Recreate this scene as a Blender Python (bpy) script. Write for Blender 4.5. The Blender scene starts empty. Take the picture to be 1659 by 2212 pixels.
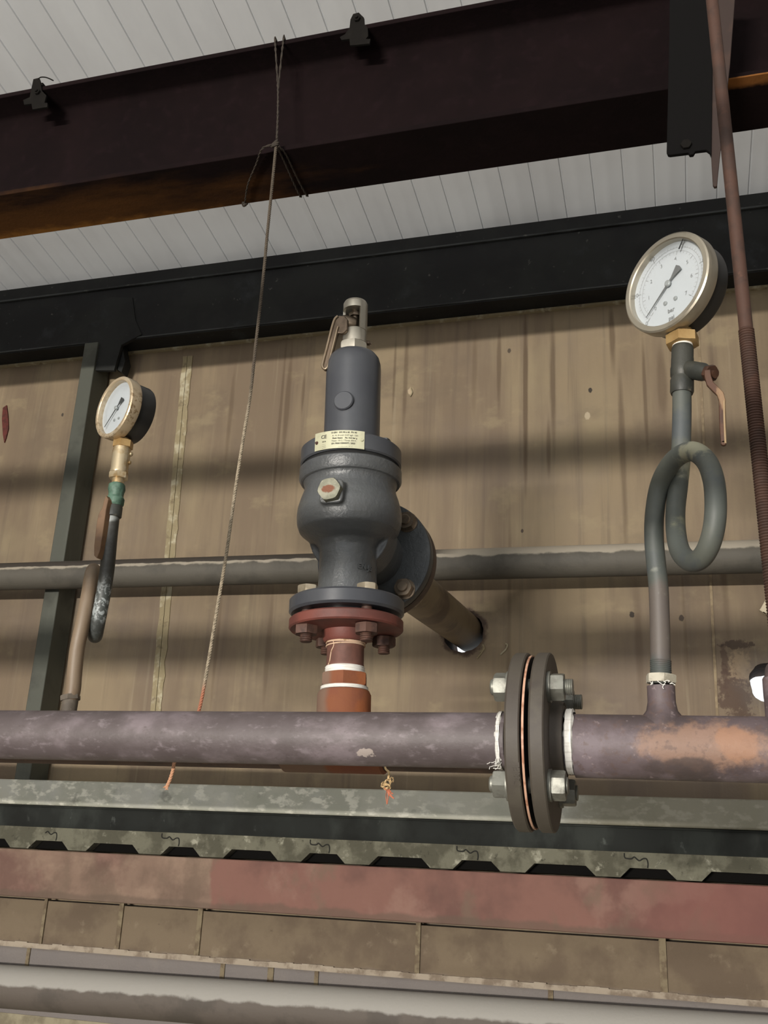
import bpy, bmesh, math, random
from mathutils import Vector, Matrix, noise
random.seed(7)
S = bpy.context.scene
COL = S.collection
PI = math.pi
# ------------------------------------------------------------------ camera, world, lights, exposure
F = 2150.0; W_, H_ = 1659.0, 2212.0
CAMZ = 3.2                                  # eye height above the shop floor
CAM = Vector((0, 0, CAMZ))
Zc = Vector((292, 6156, -2150)).normalized()
Xc = Vector((7579, 391, 2150)); Xc = (Xc - Xc.dot(Zc)*Zc).normalized()
Yc = Zc.cross(Xc)
RW = Matrix((Xc, Yc, Zc))                   # world <- camera
cam = bpy.data.cameras.new('camera'); cam.sensor_fit = 'VERTICAL'; cam.sensor_height = 36; cam.lens = F/H_*36
cam.clip_start = 0.02; cam.clip_end = 100
co = bpy.data.objects.new('camera', cam); COL.objects.link(co)
co.matrix_world = Matrix.Translation(CAM) @ RW.to_4x4()
S.camera = co
S.view_settings.view_transform = 'Standard'; S.view_settings.look = 'None'
S.view_settings.gamma = 1; S.view_settings.exposure = -0.36
wd = bpy.data.worlds.new('daylight'); S.world = wd; wd.use_nodes = True
bgn = wd.node_tree.nodes['Background']; bgn.inputs[0].default_value = (0.95, 0.98, 1.0, 1); bgn.inputs[1].default_value = 1.45

def area(name, loc, target, sx, sy, power, color):
    l = bpy.data.lights.new(name, 'AREA'); l.shape = 'RECTANGLE'; l.size = sx; l.size_y = sy
    l.energy = power; l.color = color
    o = bpy.data.objects.new(name, l); COL.objects.link(o)
    o.location = loc
    o.rotation_euler = (Vector(target) - Vector(loc)).to_track_quat('-Z', 'Y').to_euler()
    return o
XL, XR, YFR = -3.2, 2.6, -6.0               # side walls and the open front of the shed
area('front_key', (-1.3, -4.0, CAMZ+0.20), (-0.3, 2, CAMZ+0.4), 1.2, 0.07, 400, (1.0, 0.94, 0.85))  # added unseen strip light: front key for the wall's shadow bands
area('low_fill', (-1.6, -2.4, CAMZ-1.6), (-0.3, 2, CAMZ+0.75), 0.8, 0.25, 16, (1.0, 0.94, 0.85))  # added low fill standing in for bounce light
area('side_fill', (2.3, -1.6, CAMZ+0.3), (-0.2, 1.4, CAMZ+0.3), 0.6, 1.2, 12, (1.0, 0.95, 0.88))  # added side fill; no opening is modelled there
area('ceiling_fill', (-0.2, -1.6, CAMZ+1.05), (-0.2, -1.5, CAMZ+2.2), 4.0, 0.8, 66, (0.97, 0.98, 1.0))  # unseen light added to brighten the ceiling
pt = area('doorway_portal', ((XL+XR)/2, YFR, 2.3), ((XL+XR)/2, 2, 2.3), XR-XL, 4.6, 1, (1, 1, 1)); pt.data.cycles.is_portal = True

# ------------------------------------------------------------------ geometry from measurements
def ray(px, py):
    r = Vector(((px-W_/2)/F, -(py-H_/2)/F, -1.0))
    return RW @ r
def at(px, py, Y):
    d = ray(px, py); return CAM + d*(Y/d.y)
def atz(px, py, z):
    d = ray(px, py); return CAM + d*((z-CAMZ)/d.z)
def camz(p): return -(RW.transposed() @ (Vector(p)-CAM)).z
def mpp(p): return camz(p)/F                # metres per pixel at a point

# ------------------------------------------------------------------ materials
def nd(nt, typ, **kw):
    n = nt.nodes.new(typ)
    for k, v in kw.items(): setattr(n, k, v)
    return n
def srgb(c):
    f = lambda v: v/12.92 if v <= 0.04045 else ((v+0.055)/1.055)**2.4
    return tuple(f(v/255.0) for v in c) + (1,)
def mat(name, base, layers=(), rough=0.6, metal=0.0, bump=0.0, bscale=200, alpha=None, rvar=0.0, spec=0.5):
    """layers: dicts  c colour; k 'noise'|'sphere'|'zabove'; s scale or (sx,sy,sz); lo hi; at r; z soft"""
    m = bpy.data.materials.new(name); m.use_nodes = True; nt = m.node_tree
    bs = nt.nodes['Principled BSDF']
    bs.inputs['Roughness'].default_value = rough; bs.inputs['Metallic'].default_value = metal; bs.inputs['Specular IOR Level'].default_value = spec
    tc = nd(nt, 'ShaderNodeTexCoord'); geo = nd(nt, 'ShaderNodeNewGeometry')
    def mth(op, a, b=None, clamp=False):
        n = nd(nt, 'ShaderNodeMath', operation=op); n.use_clamp = clamp
        for i, v in enumerate((a, b)):
            if v is None: continue
            if isinstance(v, (int, float)): n.inputs[i].default_value = v
            else: nt.links.new(v, n.inputs[i])
        return n.outputs[0]
    def noise_out(s, detail=5, w=0.0, rough_=0.6, dist=0.0, world=False):
        mp = nd(nt, 'ShaderNodeMapping')
        sc = s if isinstance(s, tuple) else (s, s, s)
        mp.inputs['Scale'].default_value = sc; mp.inputs['Location'].default_value = (w, w*0.7, w*1.3)
        nt.links.new(geo.outputs['Position'] if world else tc.outputs['Object'], mp.inputs[0])
        n = nd(nt, 'ShaderNodeTexNoise'); n.inputs['Scale'].default_value = 1; n.inputs['Detail'].default_value = detail
        n.inputs['Roughness'].default_value = rough_; n.inputs['Distortion'].default_value = dist
        nt.links.new(mp.outputs[0], n.inputs['Vector']); return n.outputs[0]
    def smooth(v, lo, hi):
        n = nd(nt, 'ShaderNodeMapRange'); n.interpolation_type = 'SMOOTHSTEP'
        n.inputs['From Min'].default_value = lo; n.inputs['From Max'].default_value = hi
        nt.links.new(v, n.inputs['Value']); return n.outputs[0]
    col = None
    rgb = nd(nt, 'ShaderNodeRGB'); rgb.outputs[0].default_value = srgb(base); col = rgb.outputs[0]
    sep = None
    for i, L in enumerate(layers):
        k = L['k']; amt = L.get('a', 1.0)
        if k == 'noise':
            msk = smooth(noise_out(L['s'], L.get('d', 5), 3.1*i+L.get('w', 0), dist=L.get('dist', 0)), L['lo'], L['hi'])
        elif k == 'sphere':
            vm = nd(nt, 'ShaderNodeVectorMath', operation='SUBTRACT'); nt.links.new(geo.outputs['Position'], vm.inputs[0])
            vm.inputs[1].default_value = tuple(L['at'])
            sc = nd(nt, 'ShaderNodeVectorMath', operation='DIVIDE'); nt.links.new(vm.outputs[0], sc.inputs[0])
            r = L['r']; sc.inputs[1].default_value = r if isinstance(r, tuple) else (r, r, r)
            ln = nd(nt, 'ShaderNodeVectorMath', operation='LENGTH'); nt.links.new(sc.outputs[0], ln.inputs[0])
            nz = noise_out(L.get('s', 60), 6, 5.3*i)
            v = mth('ADD', ln.outputs['Value'], mth('MULTIPLY', mth('SUBTRACT', nz, 0.5), L.get('n', 1.6)))
            e = L.get('soft', 0.25)
            msk = mth('SUBTRACT', 1.0, smooth(v, 1-e, 1+e))
        else:
            if sep is None:
                sp = nd(nt, 'ShaderNodeSeparateXYZ'); nt.links.new(geo.outputs['Position'], sp.inputs[0]); sep = sp
            if k == 'zabove': src = sep.outputs[2]
            elif k == 'xabove': src = sep.outputs[0]
            nz = noise_out(L.get('s', 60), 6, 2.3*i)
            v = mth('ADD', src, mth('MULTIPLY', mth('SUBTRACT', nz, 0.5), L.get('n', 0.02)))
            msk = smooth(v, L['z']-L.get('soft', 0.002), L['z']+L.get('soft', 0.002))
        if L.get('inv'): msk = mth('SUBTRACT', 1.0, msk)
        if L.get('gate') is not None:
            g = L['gate']; msk = mth('MULTIPLY', msk, smooth(noise_out(g[0], 4, 9.7), g[1], g[2]))
        mx = nd(nt, 'ShaderNodeMix', data_type='RGBA')
        nt.links.new(mth('MULTIPLY', msk, amt), mx.inputs[0]); nt.links.new(col, mx.inputs[6])
        mx.inputs[7].default_value = srgb(L['c']); col = mx.outputs[2]
    nt.links.new(col, bs.inputs['Base Color'])
    if rvar:
        nz = noise_out(bscale*0.15, 4, 7.7)
        nt.links.new(mth('ADD', rough-rvar/2, mth('MULTIPLY', nz, rvar)), bs.inputs['Roughness'])
    if bump:
        b = nd(nt, 'ShaderNodeBump'); b.inputs['Distance'].default_value = bump; b.inputs['Strength'].default_value = 0.8
        nt.links.new(noise_out(bscale, 5, 1.1), b.inputs['Height']); nt.links.new(b.outputs[0], bs.inputs['Normal'])
    m['bs'] = 1
    return m
N = lambda c, s, lo, hi, a=1.0, **k: dict(c=c, k='noise', s=s, lo=lo, hi=hi, a=a, **k)
SP = lambda c, at_, r, a=1.0, **k: dict(c=c, k='sphere', at=at_, r=r, a=a, **k)

M = {}
YW = 2.0; YV = 1.24; YF = 1.10
# ------------------------------------------------------------------ mesh builder
class MB:
    def __init__(self, T=None):
        self.v = []; self.f = []; self.s = []; self.m = []; self.T = T or Matrix.Identity(4); self.mi = 0
    def add(self, vs, fs, smooth=False):
        o = len(self.v)
        self.v += [self.T @ Vector(p) for p in vs]
        for f in fs: self.f.append([i+o for i in f]); self.s.append(smooth); self.m.append(self.mi)
    def box(self, lo, hi):
        x0, y0, z0 = lo; x1, y1, z1 = hi
        self.add([(x0,y0,z0),(x1,y0,z0),(x1,y1,z0),(x0,y1,z0),(x0,y0,z1),(x1,y0,z1),(x1,y1,z1),(x0,y1,z1)],
                 [(3,2,1,0),(4,5,6,7),(0,1,5,4),(1,2,6,5),(2,3,7,6),(3,0,4,7)])
        return self
    def lathe(self, prof, O=(0,0,0), ax=(0,0,1), n=48, cap=True, jit=0.0):
        """prof: (radius, t) along ax"""
        O = Vector(O); a = Vector(ax).normalized(); q = a.to_track_quat('Z', 'Y'); u = q @ Vector((1,0,0)); w = q @ Vector((0,1,0))
        vs = []; fs = []
        for r, t in prof:
            for i in range(n):
                an = 2*PI*i/n; vs.append(O + a*t + (u*math.cos(an)+w*math.sin(an))*(r+(random.uniform(-jit, jit) if jit else 0)))
        k = len(prof)
        for j in range(k-1):
            for i in range(n):
                i2 = (i+1) % n; fs.append((j*n+i, j*n+i2, (j+1)*n+i2, (j+1)*n+i))
        if cap:
            fs.append(tuple(range(n-1, -1, -1))); fs.append(tuple((k-1)*n+i for i in range(n)))
        self.add(vs, fs, True); return self
    def cyl(self, a, b, r, n=24, r2=None, ch=0.0):
        a = Vector(a); b = Vector(b); L = (b-a).length; r2 = r if r2 is None else r2
        pr = [(r, 0), (r2, L)] if not ch else [(r-ch, 0), (r, ch), (r2, L-ch), (r2-ch, L)]
        return self.lathe(pr, a, b-a, n)
    def prism(self, pts, O, ax, h, u=None, n=None):
        """extrude a closed polygon (list of 2D) along ax; u = direction of first coord"""
        O = Vector(O); a = Vector(ax).normalized(); u = Vector(u).normalized(); w = a.cross(u)
        k = len(pts)
        vs = [O+u*p[0]+w*p[1] for p in pts] + [O+a*h+u*p[0]+w*p[1] for p in pts]
        fs = [tuple(range(k-1, -1, -1)), tuple(range(k, 2*k))] + [(i, (i+1) % k, k+(i+1) % k, k+i) for i in range(k)]
        self.add(vs, fs); return self
    def poly(self, P, d):
        """solid from a world polygon P pushed by vector d"""
        k = len(P); d = Vector(d)
        vs = [Vector(p) for p in P] + [Vector(p)+d for p in P]
        fs = [tuple(range(k)), tuple(range(2*k-1, k-1, -1))] + [((i+1) % k, i, k+i, k+(i+1) % k) for i in range(k)]
        self.add(vs, fs); return self
    def hexp(self, R, O, ax, h, rot=0.0, ch=0.12):
        """hex nut / head of corner radius R with chamfered corners"""
        O = Vector(O); a = Vector(ax).normalized(); q = a.to_track_quat('Z', 'Y'); u = q @ Vector((1,0,0)); w = q @ Vector((0,1,0))
        n = 24; vs = []; fs = []
        def rad(an):
            s = (an-rot) % (PI/3) - PI/6
            return R*math.cos(PI/6)/math.cos(s)
        rc = R*0.93
        rows = [(0, rc), (h*ch, 9), (h*(1-ch), 9), (h, rc)]
        for t, lim in rows:
            for i in range(n):
                an = 2*PI*i/n + rot; r = min(rad(an), lim); vs.append(O+a*t+(u*math.cos(an)+w*math.sin(an))*r)
        for j in range(3):
            for i in range(n): i2 = (i+1) % n; fs.append((j*n+i, j*n+i2, (j+1)*n+i2, (j+1)*n+i))
        fs.append(tuple(range(n-1, -1, -1))); fs.append(tuple(3*n+i for i in range(n)))
        self.add(vs, fs); return self
    def thread(self, a, b, r, pitch=0.0018, depth=0.0007, n=24):
        a = Vector(a); b = Vector(b); L = (b-a).length; k = max(2, int(L/pitch)); pr = [(r-depth, 0)]
        for i in range(k): pr += [(r, (i+0.35)*L/k), (r, (i+0.6)*L/k), (r-depth, (i+0.95)*L/k)]
        return self.lathe(pr, a, b-a, n)
    def tube(self, pts, r, n=20, sub=8, closed=False, cap=True, rf=None, raw=False):
        P = [Vector(p) for p in pts]
        if not raw:
            Q = []
            k = len(P)
            for i in range(k if closed else k-1):
                p0 = P[(i-1) % k] if (closed or i > 0) else P[i]*2-P[i+1]
                p1 = P[i]; p2 = P[(i+1) % k]; p3 = P[(i+2) % k] if (closed or i+2 < k) else P[i+1]*2-P[i]
                for s in range(sub):
                    t = s/sub
                    Q.append(0.5*((2*p1)+(p2-p0)*t+(2*p0-5*p1+4*p2-p3)*t*t+(3*p1-p0-3*p2+p3)*t**3))
            if not closed: Q.append(P[-1])
            P = Q
        k = len(P); vs = []; fs = []; u = None
        for i in range(k):
            d = ((P[(i+1) % k] if (closed or i+1 < k) else P[i]) - (P[(i-1) % k] if (closed or i > 0) else P[i])).normalized()
            if u is None: u = d.orthogonal().normalized()
            else: u = (u - d*u.dot(d)).normalized()
            w = d.cross(u); rr = r if rf is None else rf(i/(k-1))
            for j in range(n):
                an = 2*PI*j/n; vs.append(P[i]+(u*math.cos(an)+w*math.sin(an))*rr)
        for i in range(k if closed else k-1):
            i2 = (i+1) % k
            for j in range(n): j2 = (j+1) % n; fs.append((i*n+j, i*n+j2, i2*n+j2, i2*n+j))
        if cap and not closed:
            fs.append(tuple(range(n-1, -1, -1))); fs.append(tuple((k-1)*n+j for j in range(n)))
        self.add(vs, fs, True); return self
    def mesh(self, name, mats, Minv=None, ang=35):
        me = bpy.data.meshes.new(name)
        me.from_pydata([tuple((Minv @ p) if Minv else p) for p in self.v], [], self.f)
        for m in (mats if isinstance(mats, (list, tuple)) else [mats]): me.materials.append(m)
        bm = bmesh.new(); bm.from_mesh(me); bmesh.ops.recalc_face_normals(bm, faces=bm.faces); bm.to_mesh(me); bm.free()
        me.polygons.foreach_set('material_index', self.m)
        me.polygons.foreach_set('use_smooth', [True]*len(self.f))
        me.set_sharp_from_angle(angle=math.radians(ang))
        me.update(); return me
    def build(self, name, mats, parent=None, label=None, bevel=0.0, O=None, ang=35):
        if parent is not None:
            Mw = WM[parent.name]; me = self.mesh(name, mats, Mw.inverted(), ang)
            o = bpy.data.objects.new(name, me); COL.objects.link(o); o.parent = parent; WM[o.name] = Mw.copy()
        else:
            if O is None:
                zs = min(p.z for p in self.v); c = sum(self.v, Vector())/len(self.v); O = Vector((c.x, c.y, zs))
            Mw = Matrix.Translation(O); me = self.mesh(name, mats, Mw.inverted(), ang)
            o = bpy.data.objects.new(name, me); COL.objects.link(o); o.location = O; WM[o.name] = Mw
        if label: o['label'] = label
        if bevel:
            b = o.modifiers.new('bevel', 'BEVEL'); b.width = bevel; b.segments = 2; b.limit_method = 'ANGLE'; b.angle_limit = math.radians(40)
            b.harden_normals = False
        return o
WM = {}
def tag(o, label, cat, group=None):
    o['label'] = label; o['category'] = cat
    if group: o['group'] = group
    return o
def struct(o): o['kind'] = 'structure'; return o
def thing(name, label, cat, T, group=None):
    o = bpy.data.objects.new(name, None); COL.objects.link(o)
    T = T if isinstance(T, Matrix) else Matrix.Translation(Vector(T))
    o.matrix_world = T; o.empty_display_size = 0.03; WM[o.name] = T.copy()
    return tag(o, label, cat, group)
def inst(name, me, parent, T, label=None):
    """a part that shares mesh data; T = world matrix"""
    o = bpy.data.objects.new(name, me); COL.objects.link(o); o.parent = parent
    o.matrix_local = WM[parent.name].inverted() @ T; WM[o.name] = T.copy()
    if label: o['label'] = label
    return o
def frame(O, z, x=(1, 0, 0)):
    z = Vector(z).normalized(); x = Vector(x); x = (x-z*x.dot(z)).normalized(); y = z.cross(x)
    return Matrix.Translation(Vector(O)) @ Matrix((x, y, z)).transposed().to_4x4()
def text_mb(mb, s, size, place, depth=0.0004, bold=0.0):
    """adds extruded text; place(x, y, z) maps text plane to world"""
    cu = bpy.data.curves.new('t', 'FONT'); cu.body = s; cu.size = size; cu.extrude = depth; cu.offset = bold; cu.resolution_u = 3
    cu.align_x = 'CENTER'; cu.align_y = 'CENTER'
    o = bpy.data.objects.new('t', cu); COL.objects.link(o)
    dg = bpy.context.evaluated_depsgraph_get(); me = o.to_mesh(depsgraph=dg) if False else bpy.data.meshes.new_from_object(o.evaluated_get(dg))
    mb.add([place(*v.co) for v in me.vertices], [tuple(p.vertices) for p in me.polygons])
    bpy.data.objects.remove(o); bpy.data.curves.remove(cu); bpy.data.meshes.remove(me)

def xz(px, z, Y):
    """world X of the point at height z, depth Y that the photo shows in column px"""
    a, b = 0.0, 2300.0
    for _ in range(40):
        m = (a+b)/2
        if at(px, m, Y).z > z: a = m
        else: b = m
    return at(px, m, Y).x
Z = lambda py, Y, px=829: at(px, py, Y).z
# ------------------------------------------------------------------ the shell: floor, ceiling, walls
m_floor = mat('floor_concrete', (120, 116, 108), [N((96, 92, 86), 3, 0.4, 0.6)], rough=0.85)
b = MB(); b.box((XL, YFR, -0.1), (XR, YW, 0)); struct(b.build('floor', m_floor))
m_side = mat('grey_shed_wall', (128, 122, 112), [N((104, 98, 88), 2, 0.4, 0.6)], rough=0.85)
b = MB(); b.box((XL-0.1, YFR, 0), (XL, YW+0.07, 5.2)); struct(b.build('wall_left', m_side))
b = MB(); b.box((XR, YFR, 0), (XR+0.1, YW+0.07, 5.2)); struct(b.build('wall_right', m_side))

# back wall panel with two rough openings
holeA = at(1001, 1366, YW); rA = 44*mpp(holeA)
holeB = at(1668, 1476, YW); rB = 46*mpp(holeB)
zp0 = Z(1990, YW)
z_wb_bot = Z(706, YW)
zceil0 = Z(515, 1.95)
zp1 = zceil0 + 0.05
streaks = []
def wall_mat():
    L = [N((112, 96, 78), (7, 7, 0.9), 0.40, 0.62, 0.9), N((146, 133, 104), (3, 3, 1.6), 0.5, 0.72, 0.7),
         N((98, 84, 70), (34, 34, 1.1), 0.52, 0.70, 0.55), N((156, 144, 120), (60, 60, 2.0), 0.60, 0.74, 0.3), N((104, 90, 74), (4, 4, 6), 0.52, 0.70, 0.6), N((150, 136, 106), (9, 9, 12), 0.58, 0.72, 0.4),
         N((110, 98, 92), 2.2, 0.5, 0.7, 0.35)]
    for px, y0, y1, w, a in ((1135, 690, 1065, 5, .9), (1194, 680, 960, 6, .8), (1078, 700, 880, 4.5, .7), (1185, 900, 1020, 4, .6), (876, 715, 915, 5, .6),
                             (852, 720, 900, 3, .6), (1322, 660, 800, 6, .75), (1345, 800, 1160, 6, .6), (1025, 710, 900, 6, .4), (1393, 740, 960, 4, .7),
                             (620, 740, 1010, 6, .65), (603, 745, 1100, 3, .6), (655, 800, 890, 3, .6), (497, 800, 1000, 5, .5), (1430, 760, 900, 9, .5), (1545, 750, 1000, 10, .5),
                             (470, 1250, 1500, 4, .5), (580, 1280, 1500, 5, .45), (1100, 1080, 1500, 4, .4), (1380, 1250, 1530, 8, .4), (1480, 1250, 1500, 4, .45), (1560, 1000, 1390, 7, .5)):
        c = at(px, (y0+y1)/2, YW); s = mpp(c)
        L.append(SP((74, 56, 38), c, (w*s, 0.2, (y1-y0)/2*s), a*0.85, s=(40, 40, 6), n=1.3, soft=0.5))
    cb = at(1600, 1480, YW)
    L.append(SP((70, 50, 38), at(1590, 1500, YW), (0.028, 0.3, 0.050), 0.85, s=70, n=3.4, soft=0.25)); L.append(SP((150, 130, 104), at(1600, 1440, YW), (0.018, 0.3, 0.03), 0.6, s=120, n=2.6))
    L.append(SP((70, 50, 38), at(1566, 1440, YW), (0.006, 0.3, 0.045), 0.7, s=90, n=2.6, soft=0.3))
    L.append(SP((60, 44, 34), at(1590, 1392, YW), (0.03, 0.3, 0.008), 0.8, s=90, n=2.4, soft=0.2))
    L.append(SP((60, 42, 32), holeA, (rA*1.16, 0.3, rA*1.16), 0.9, s=60, n=0.7, soft=0.12))
    L.append(SP((84, 78, 76), holeB, (rB*1.5, 0.3, rB*1.5), 0.5, s=60, n=0.7, soft=0.4))
    for px, y, r, c in ((1275, 843, 4, (40, 34, 28)), (1365, 1328, 5, (40, 32, 24)), (1100, 758, 4, (70, 60, 48)), (1128, 1147, 3, (60, 48, 38)), (1472, 1335, 5, (54, 42, 32)),
                        (135, 896, 3, (60, 52, 44)), (1269, 898, 6, (170, 156, 132)), (1018, 1353, 4, (46, 36, 28)), (887, 845, 6, (176, 158, 132))):
        c0 = at(px, y, YW); s = mpp(c0); L.append(SP(c, c0, (r*s, 0.2, r*1.4*s), 0.95, s=200, n=1.0, soft=0.2))
    return mat('stained_wall_panel', (134, 118, 94), L, rough=0.72, bump=0.0006, bscale=260)
m_wall = wall_mat()
m_broken = mat('broken_wall_core', (82, 60, 46), [N((50, 38, 30), 90, 0.4, 0.6)], rough=0.95, bump=0.004, bscale=120)
def wall_with_holes():
    b = MB(); T = 0.14
    def sq(c, r, half, wob):
        n = 48
        ring = []; sqr = []
        for i in range(n):
            an = 2*PI*(i+0.5)/n; ca, sa = math.cos(an), math.sin(an)
            rr = r*(1+wob*(noise.noise(Vector((ca*2.2, sa*2.2, c.x*9)))+0.35*noise.noise(Vector((ca*9, sa*9, 3)))))
            ring.append((c.x+ca*rr, c.z+sa*rr)); k = half/max(abs(ca), abs(sa)); sqr.append((c.x+ca*k, c.z+sa*k))
        corners = {}
        for Y, flip in ((YW, 0), (YW+T, 1)):
            vs = [(x, Y, z) for x, z in ring]+[(x, Y, z) for x, z in sqr]
            fs = [(i, (i+1) % n, n+(i+1) % n, n+i) for i in range(n)]
            # fill the four corners
            cs = [(c.x+half, Y, c.z+half), (c.x-half, Y, c.z+half), (c.x-half, Y, c.z-half), (c.x+half, Y, c.z-half)]
            k0 = len(vs); vs += cs
            for q in range(4):
                i = int(n/8+q*n/4)-1
                fs.append((n+i, n+(i+1) % n, k0+q))
            b.mi = 0; b.add(vs, fs)
        b.mi = 1
        vs = [(x, YW, z) for x, z in ring]+[(x, YW+T, z) for x, z in ring]
        b.add(vs, [(i, (i+1) % n, n+(i+1) % n, n+i) for i in range(n)], True); b.mi = 0
    h = 0.09
    xs = [XL, holeA.x-h, holeA.x+h, holeB.x-h, holeB.x+h, XR]
    for i in range(5):
        x0, x1 = xs[i], xs[i+1]
        if i in (1, 3):
            c = holeA if i == 1 else holeB
            for z0, z1 in ((zp0, c.z-h), (c.z+h, zp1)):
                for Y in (YW, YW+T): b.add([(x0, Y, z0), (x1, Y, z0), (x1, Y, z1), (x0, Y, z1)], [(0, 1, 2, 3)])
            sq(c, rA if i == 1 else rB, h, 0.10)
        else:
            for Y in (YW, YW+T): b.add([(x0, Y, zp0), (x1, Y, zp0), (x1, Y, zp1), (x0, Y, zp1)], [(0, 1, 2, 3)])
    b.add([(XL, YW, zp1), (XR, YW, zp1), (XR, YW+T, zp1), (XL, YW+T, zp1)], [(0, 1, 2, 3)])
    b.add([(XL, YW, zp0), (XR, YW, zp0), (XR, YW+T, zp0), (XL, YW+T, zp0)], [(3, 2, 1, 0)])
    return b
o = wall_with_holes().build('wall_back', [m_wall, m_broken]); struct(o)

# ceiling of micro-ribbed white sheet, falling towards the wall
SL = 0.139
m_ceil = mat('white_roof_sheet', (208, 211, 214), [N((192, 194, 197), (5, 2, 2), 0.4, 0.65, 0.5)], rough=0.5)
def ceiling():
    b = MB(); pitch = 0.0655; y0, y1 = YFR, YW+0.07
    zc = lambda y: zceil0 + SL*(YW-y)
    x = XL; prof = []
    xj = atz(600, 260, zceil0+0.1).x
    k = 0
    while x < XR:
        prof += [(x, 0), (x+0.0015, 0.0030), (x+0.0035, 0.0030), (x+0.005, 0), (x+pitch*0.5-0.006, 0.0), (x+pitch*0.5, -0.0012), (x+pitch*0.5+0.006, 0.0)]
        x += pitch
    prof.append((XR, 0))
    vs = []
    for xx, dz in prof: vs += [(xx, y0, zc(y0)+dz), (xx, y1, zc(y1)+dz)]
    n = len(prof)
    b.add(vs, [(2*i, 2*i+2, 2*i+3, 2*i+1) for i in range(n-1)])
    b.add([(XL, y0, zc(y0)+0.05), (XR, y0, zc(y0)+0.05), (XR, y1, zc(y1)+0.05), (XL, y1, zc(y1)+0.05)], [(0, 1, 2, 3)])
    # lapped sheet joint
    pj = atz(596, 270, zceil0+SL*0.75); xj = pj.x
    b.add([(xj, y0, zc(y0)-0.004), (xj+0.012, y0, zc(y0)-0.001), (xj+0.012, y1, zc(y1)-0.001), (xj, y1, zc(y1)-0.004), (xj, y0, zc(y0)+0.002), (xj, y1, zc(y1)+0.002)], [(0, 1, 2, 3), (0, 3, 5, 4)])
    return b.build('ceiling', m_ceil)
struct(ceiling())

# masonry below
YB = 1.965
zb_top = Z(1985, YB); 
m_block = mat('grey_brown_blockwork', (112, 98, 80), [N((92, 78, 64), 7, 0.45, 0.62, 0.8), N((140, 126, 106), 22, 0.58, 0.72, 0.5), N((60, 50, 42), 60, 0.66, 0.76, 0.6),
     dict(c=(122, 118, 118), k='zabove', z=Z(2103, YB), inv=True, n=0.02, s=20, soft=0.01, a=0.75)], rough=0.9, bump=0.0016, bscale=180)
m_mortar = mat('pale_mortar', (158, 146, 130), [N((112, 98, 84), 30, 0.45, 0.62, 0.8)], rough=0.95, bump=0.001, bscale=200)
m_plaster = mat('pale_plaster', (148, 140, 118), [N((112, 104, 86), 14, 0.45, 0.6, 0.8)], rough=0.95, bump=0.001, bscale=150)
b = MB(); b.box((XL, YB, Z(2172, YB, 0)-0.012), (XR, YB+0.12, zp0-0.001))
b.mi = 2; b.box((XL, YB-0.002, 0), (XR, YB+0.12, Z(2172, YB, 0)-0.012))
b.mi = 1
zr = Z(2103, YB); zt = Z(1989, YB)
x = XL
while x < XR:                                            # uneven bed joint
    w = random.uniform(0.012, 0.03); h1 = random.uniform(0.004, 0.0068)
    b.box((x, YB-0.006, zr-0.0045), (x+w, YB+0.01, zr+h1)); x += w
m_joint = mat('weathered_joint', (124, 112, 90), [N((96, 82, 66), 50, 0.42, 0.6, 0.9)], rough=0.95, bump=0.001, bscale=200)
b.mi = 3
for px, w in ((95, .007), (259, .010), (430, .010), (903, .009), (1433, .012)):
    X = xz(px, (zr+zt)/2, YB); b.box((X-w/2, YB-0.004, zr), (X+w/2, YB+0.01, zt+0.02))
for px, w in ((480, .009), (584, .012), (683, .008), (1190, .009), (60, .008)):
    X = xz(px, zr-0.03, YB); b.box((X-w/2, YB-0.003, zr-0.11), (X+w/2, YB+0.01, zr-0.004))
struct(b.build('wall_lower', [m_block, m_mortar, m_plaster, m_joint]))

# two unseen pipes added behind the viewer to cast shadow bands on the wall
b = MB(); b.cyl((XL, -0.5, CAMZ+0.337), (XR, -0.5, CAMZ+0.325), 0.026, 24); struct(b.build('shadow_pipe_low', m_side))
b = MB(); b.cyl((XL, -0.5, CAMZ+0.600), (XR, -0.5, CAMZ+0.545), 0.022, 24); struct(b.build('shadow_pipe_high', m_side))
# plaster joint strips on the panel wall
m_strip = mat('peeling_joint_plaster', (142, 130, 102), [N((176, 168, 144), 26, 0.5, 0.64, 0.9), N((110, 96, 76), 40, 0.55, 0.68, 0.8)], rough=0.9, bump=0.0015, bscale=140)
def strip(name, pts, w, d, m):
    b = MB()
    a = at(*pts[0], YW); c = at(*pts[1], YW)
    n = 60; L = []
    for i in range(n+1):
        t = i/n; p = a.lerp(c, t); L.append((p, w*(1+0.22*noise.noise(Vector((t*22, 0, 1)))), w*(1+0.3*noise.noise(Vector((t*30, 5, 1))))))
    for sgn0, sgn1, dd in ((-1, -0.12, d), (-0.05, 0.9, d*0.8)):
        vs = []
        for p, wl, wr in L:
            x0 = p.x+sgn0*(wl if sgn0 == -1 else w)*0.5; x1 = p.x+sgn1*(wr if sgn1 > 0 else w)*0.5
            vs += [(x0, YW+0.002, p.z), (x0, YW-dd, p.z), (x1, YW-dd, p.z), (x1, YW+0.002, p.z)]
        fs = []
        for i in range(n):
            for q in range(3): fs.append((i*4+q, i*4+q+1, i*4+q+5, i*4+q+4))
        b.add(vs, fs)
    o = b.build(name, m); return struct(o)
strip('trim_1', ((332, 1600), (407, 770)), 0.028, 0.003, m_strip)
strip('trim_2', ((1552, 1600), (1508, 700)), 0.005, 0.0025, mat('wall_joint_bead', (128, 112, 90), [N((150, 134, 108), 30, 0.45, 0.6)], rough=0.9))

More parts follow.
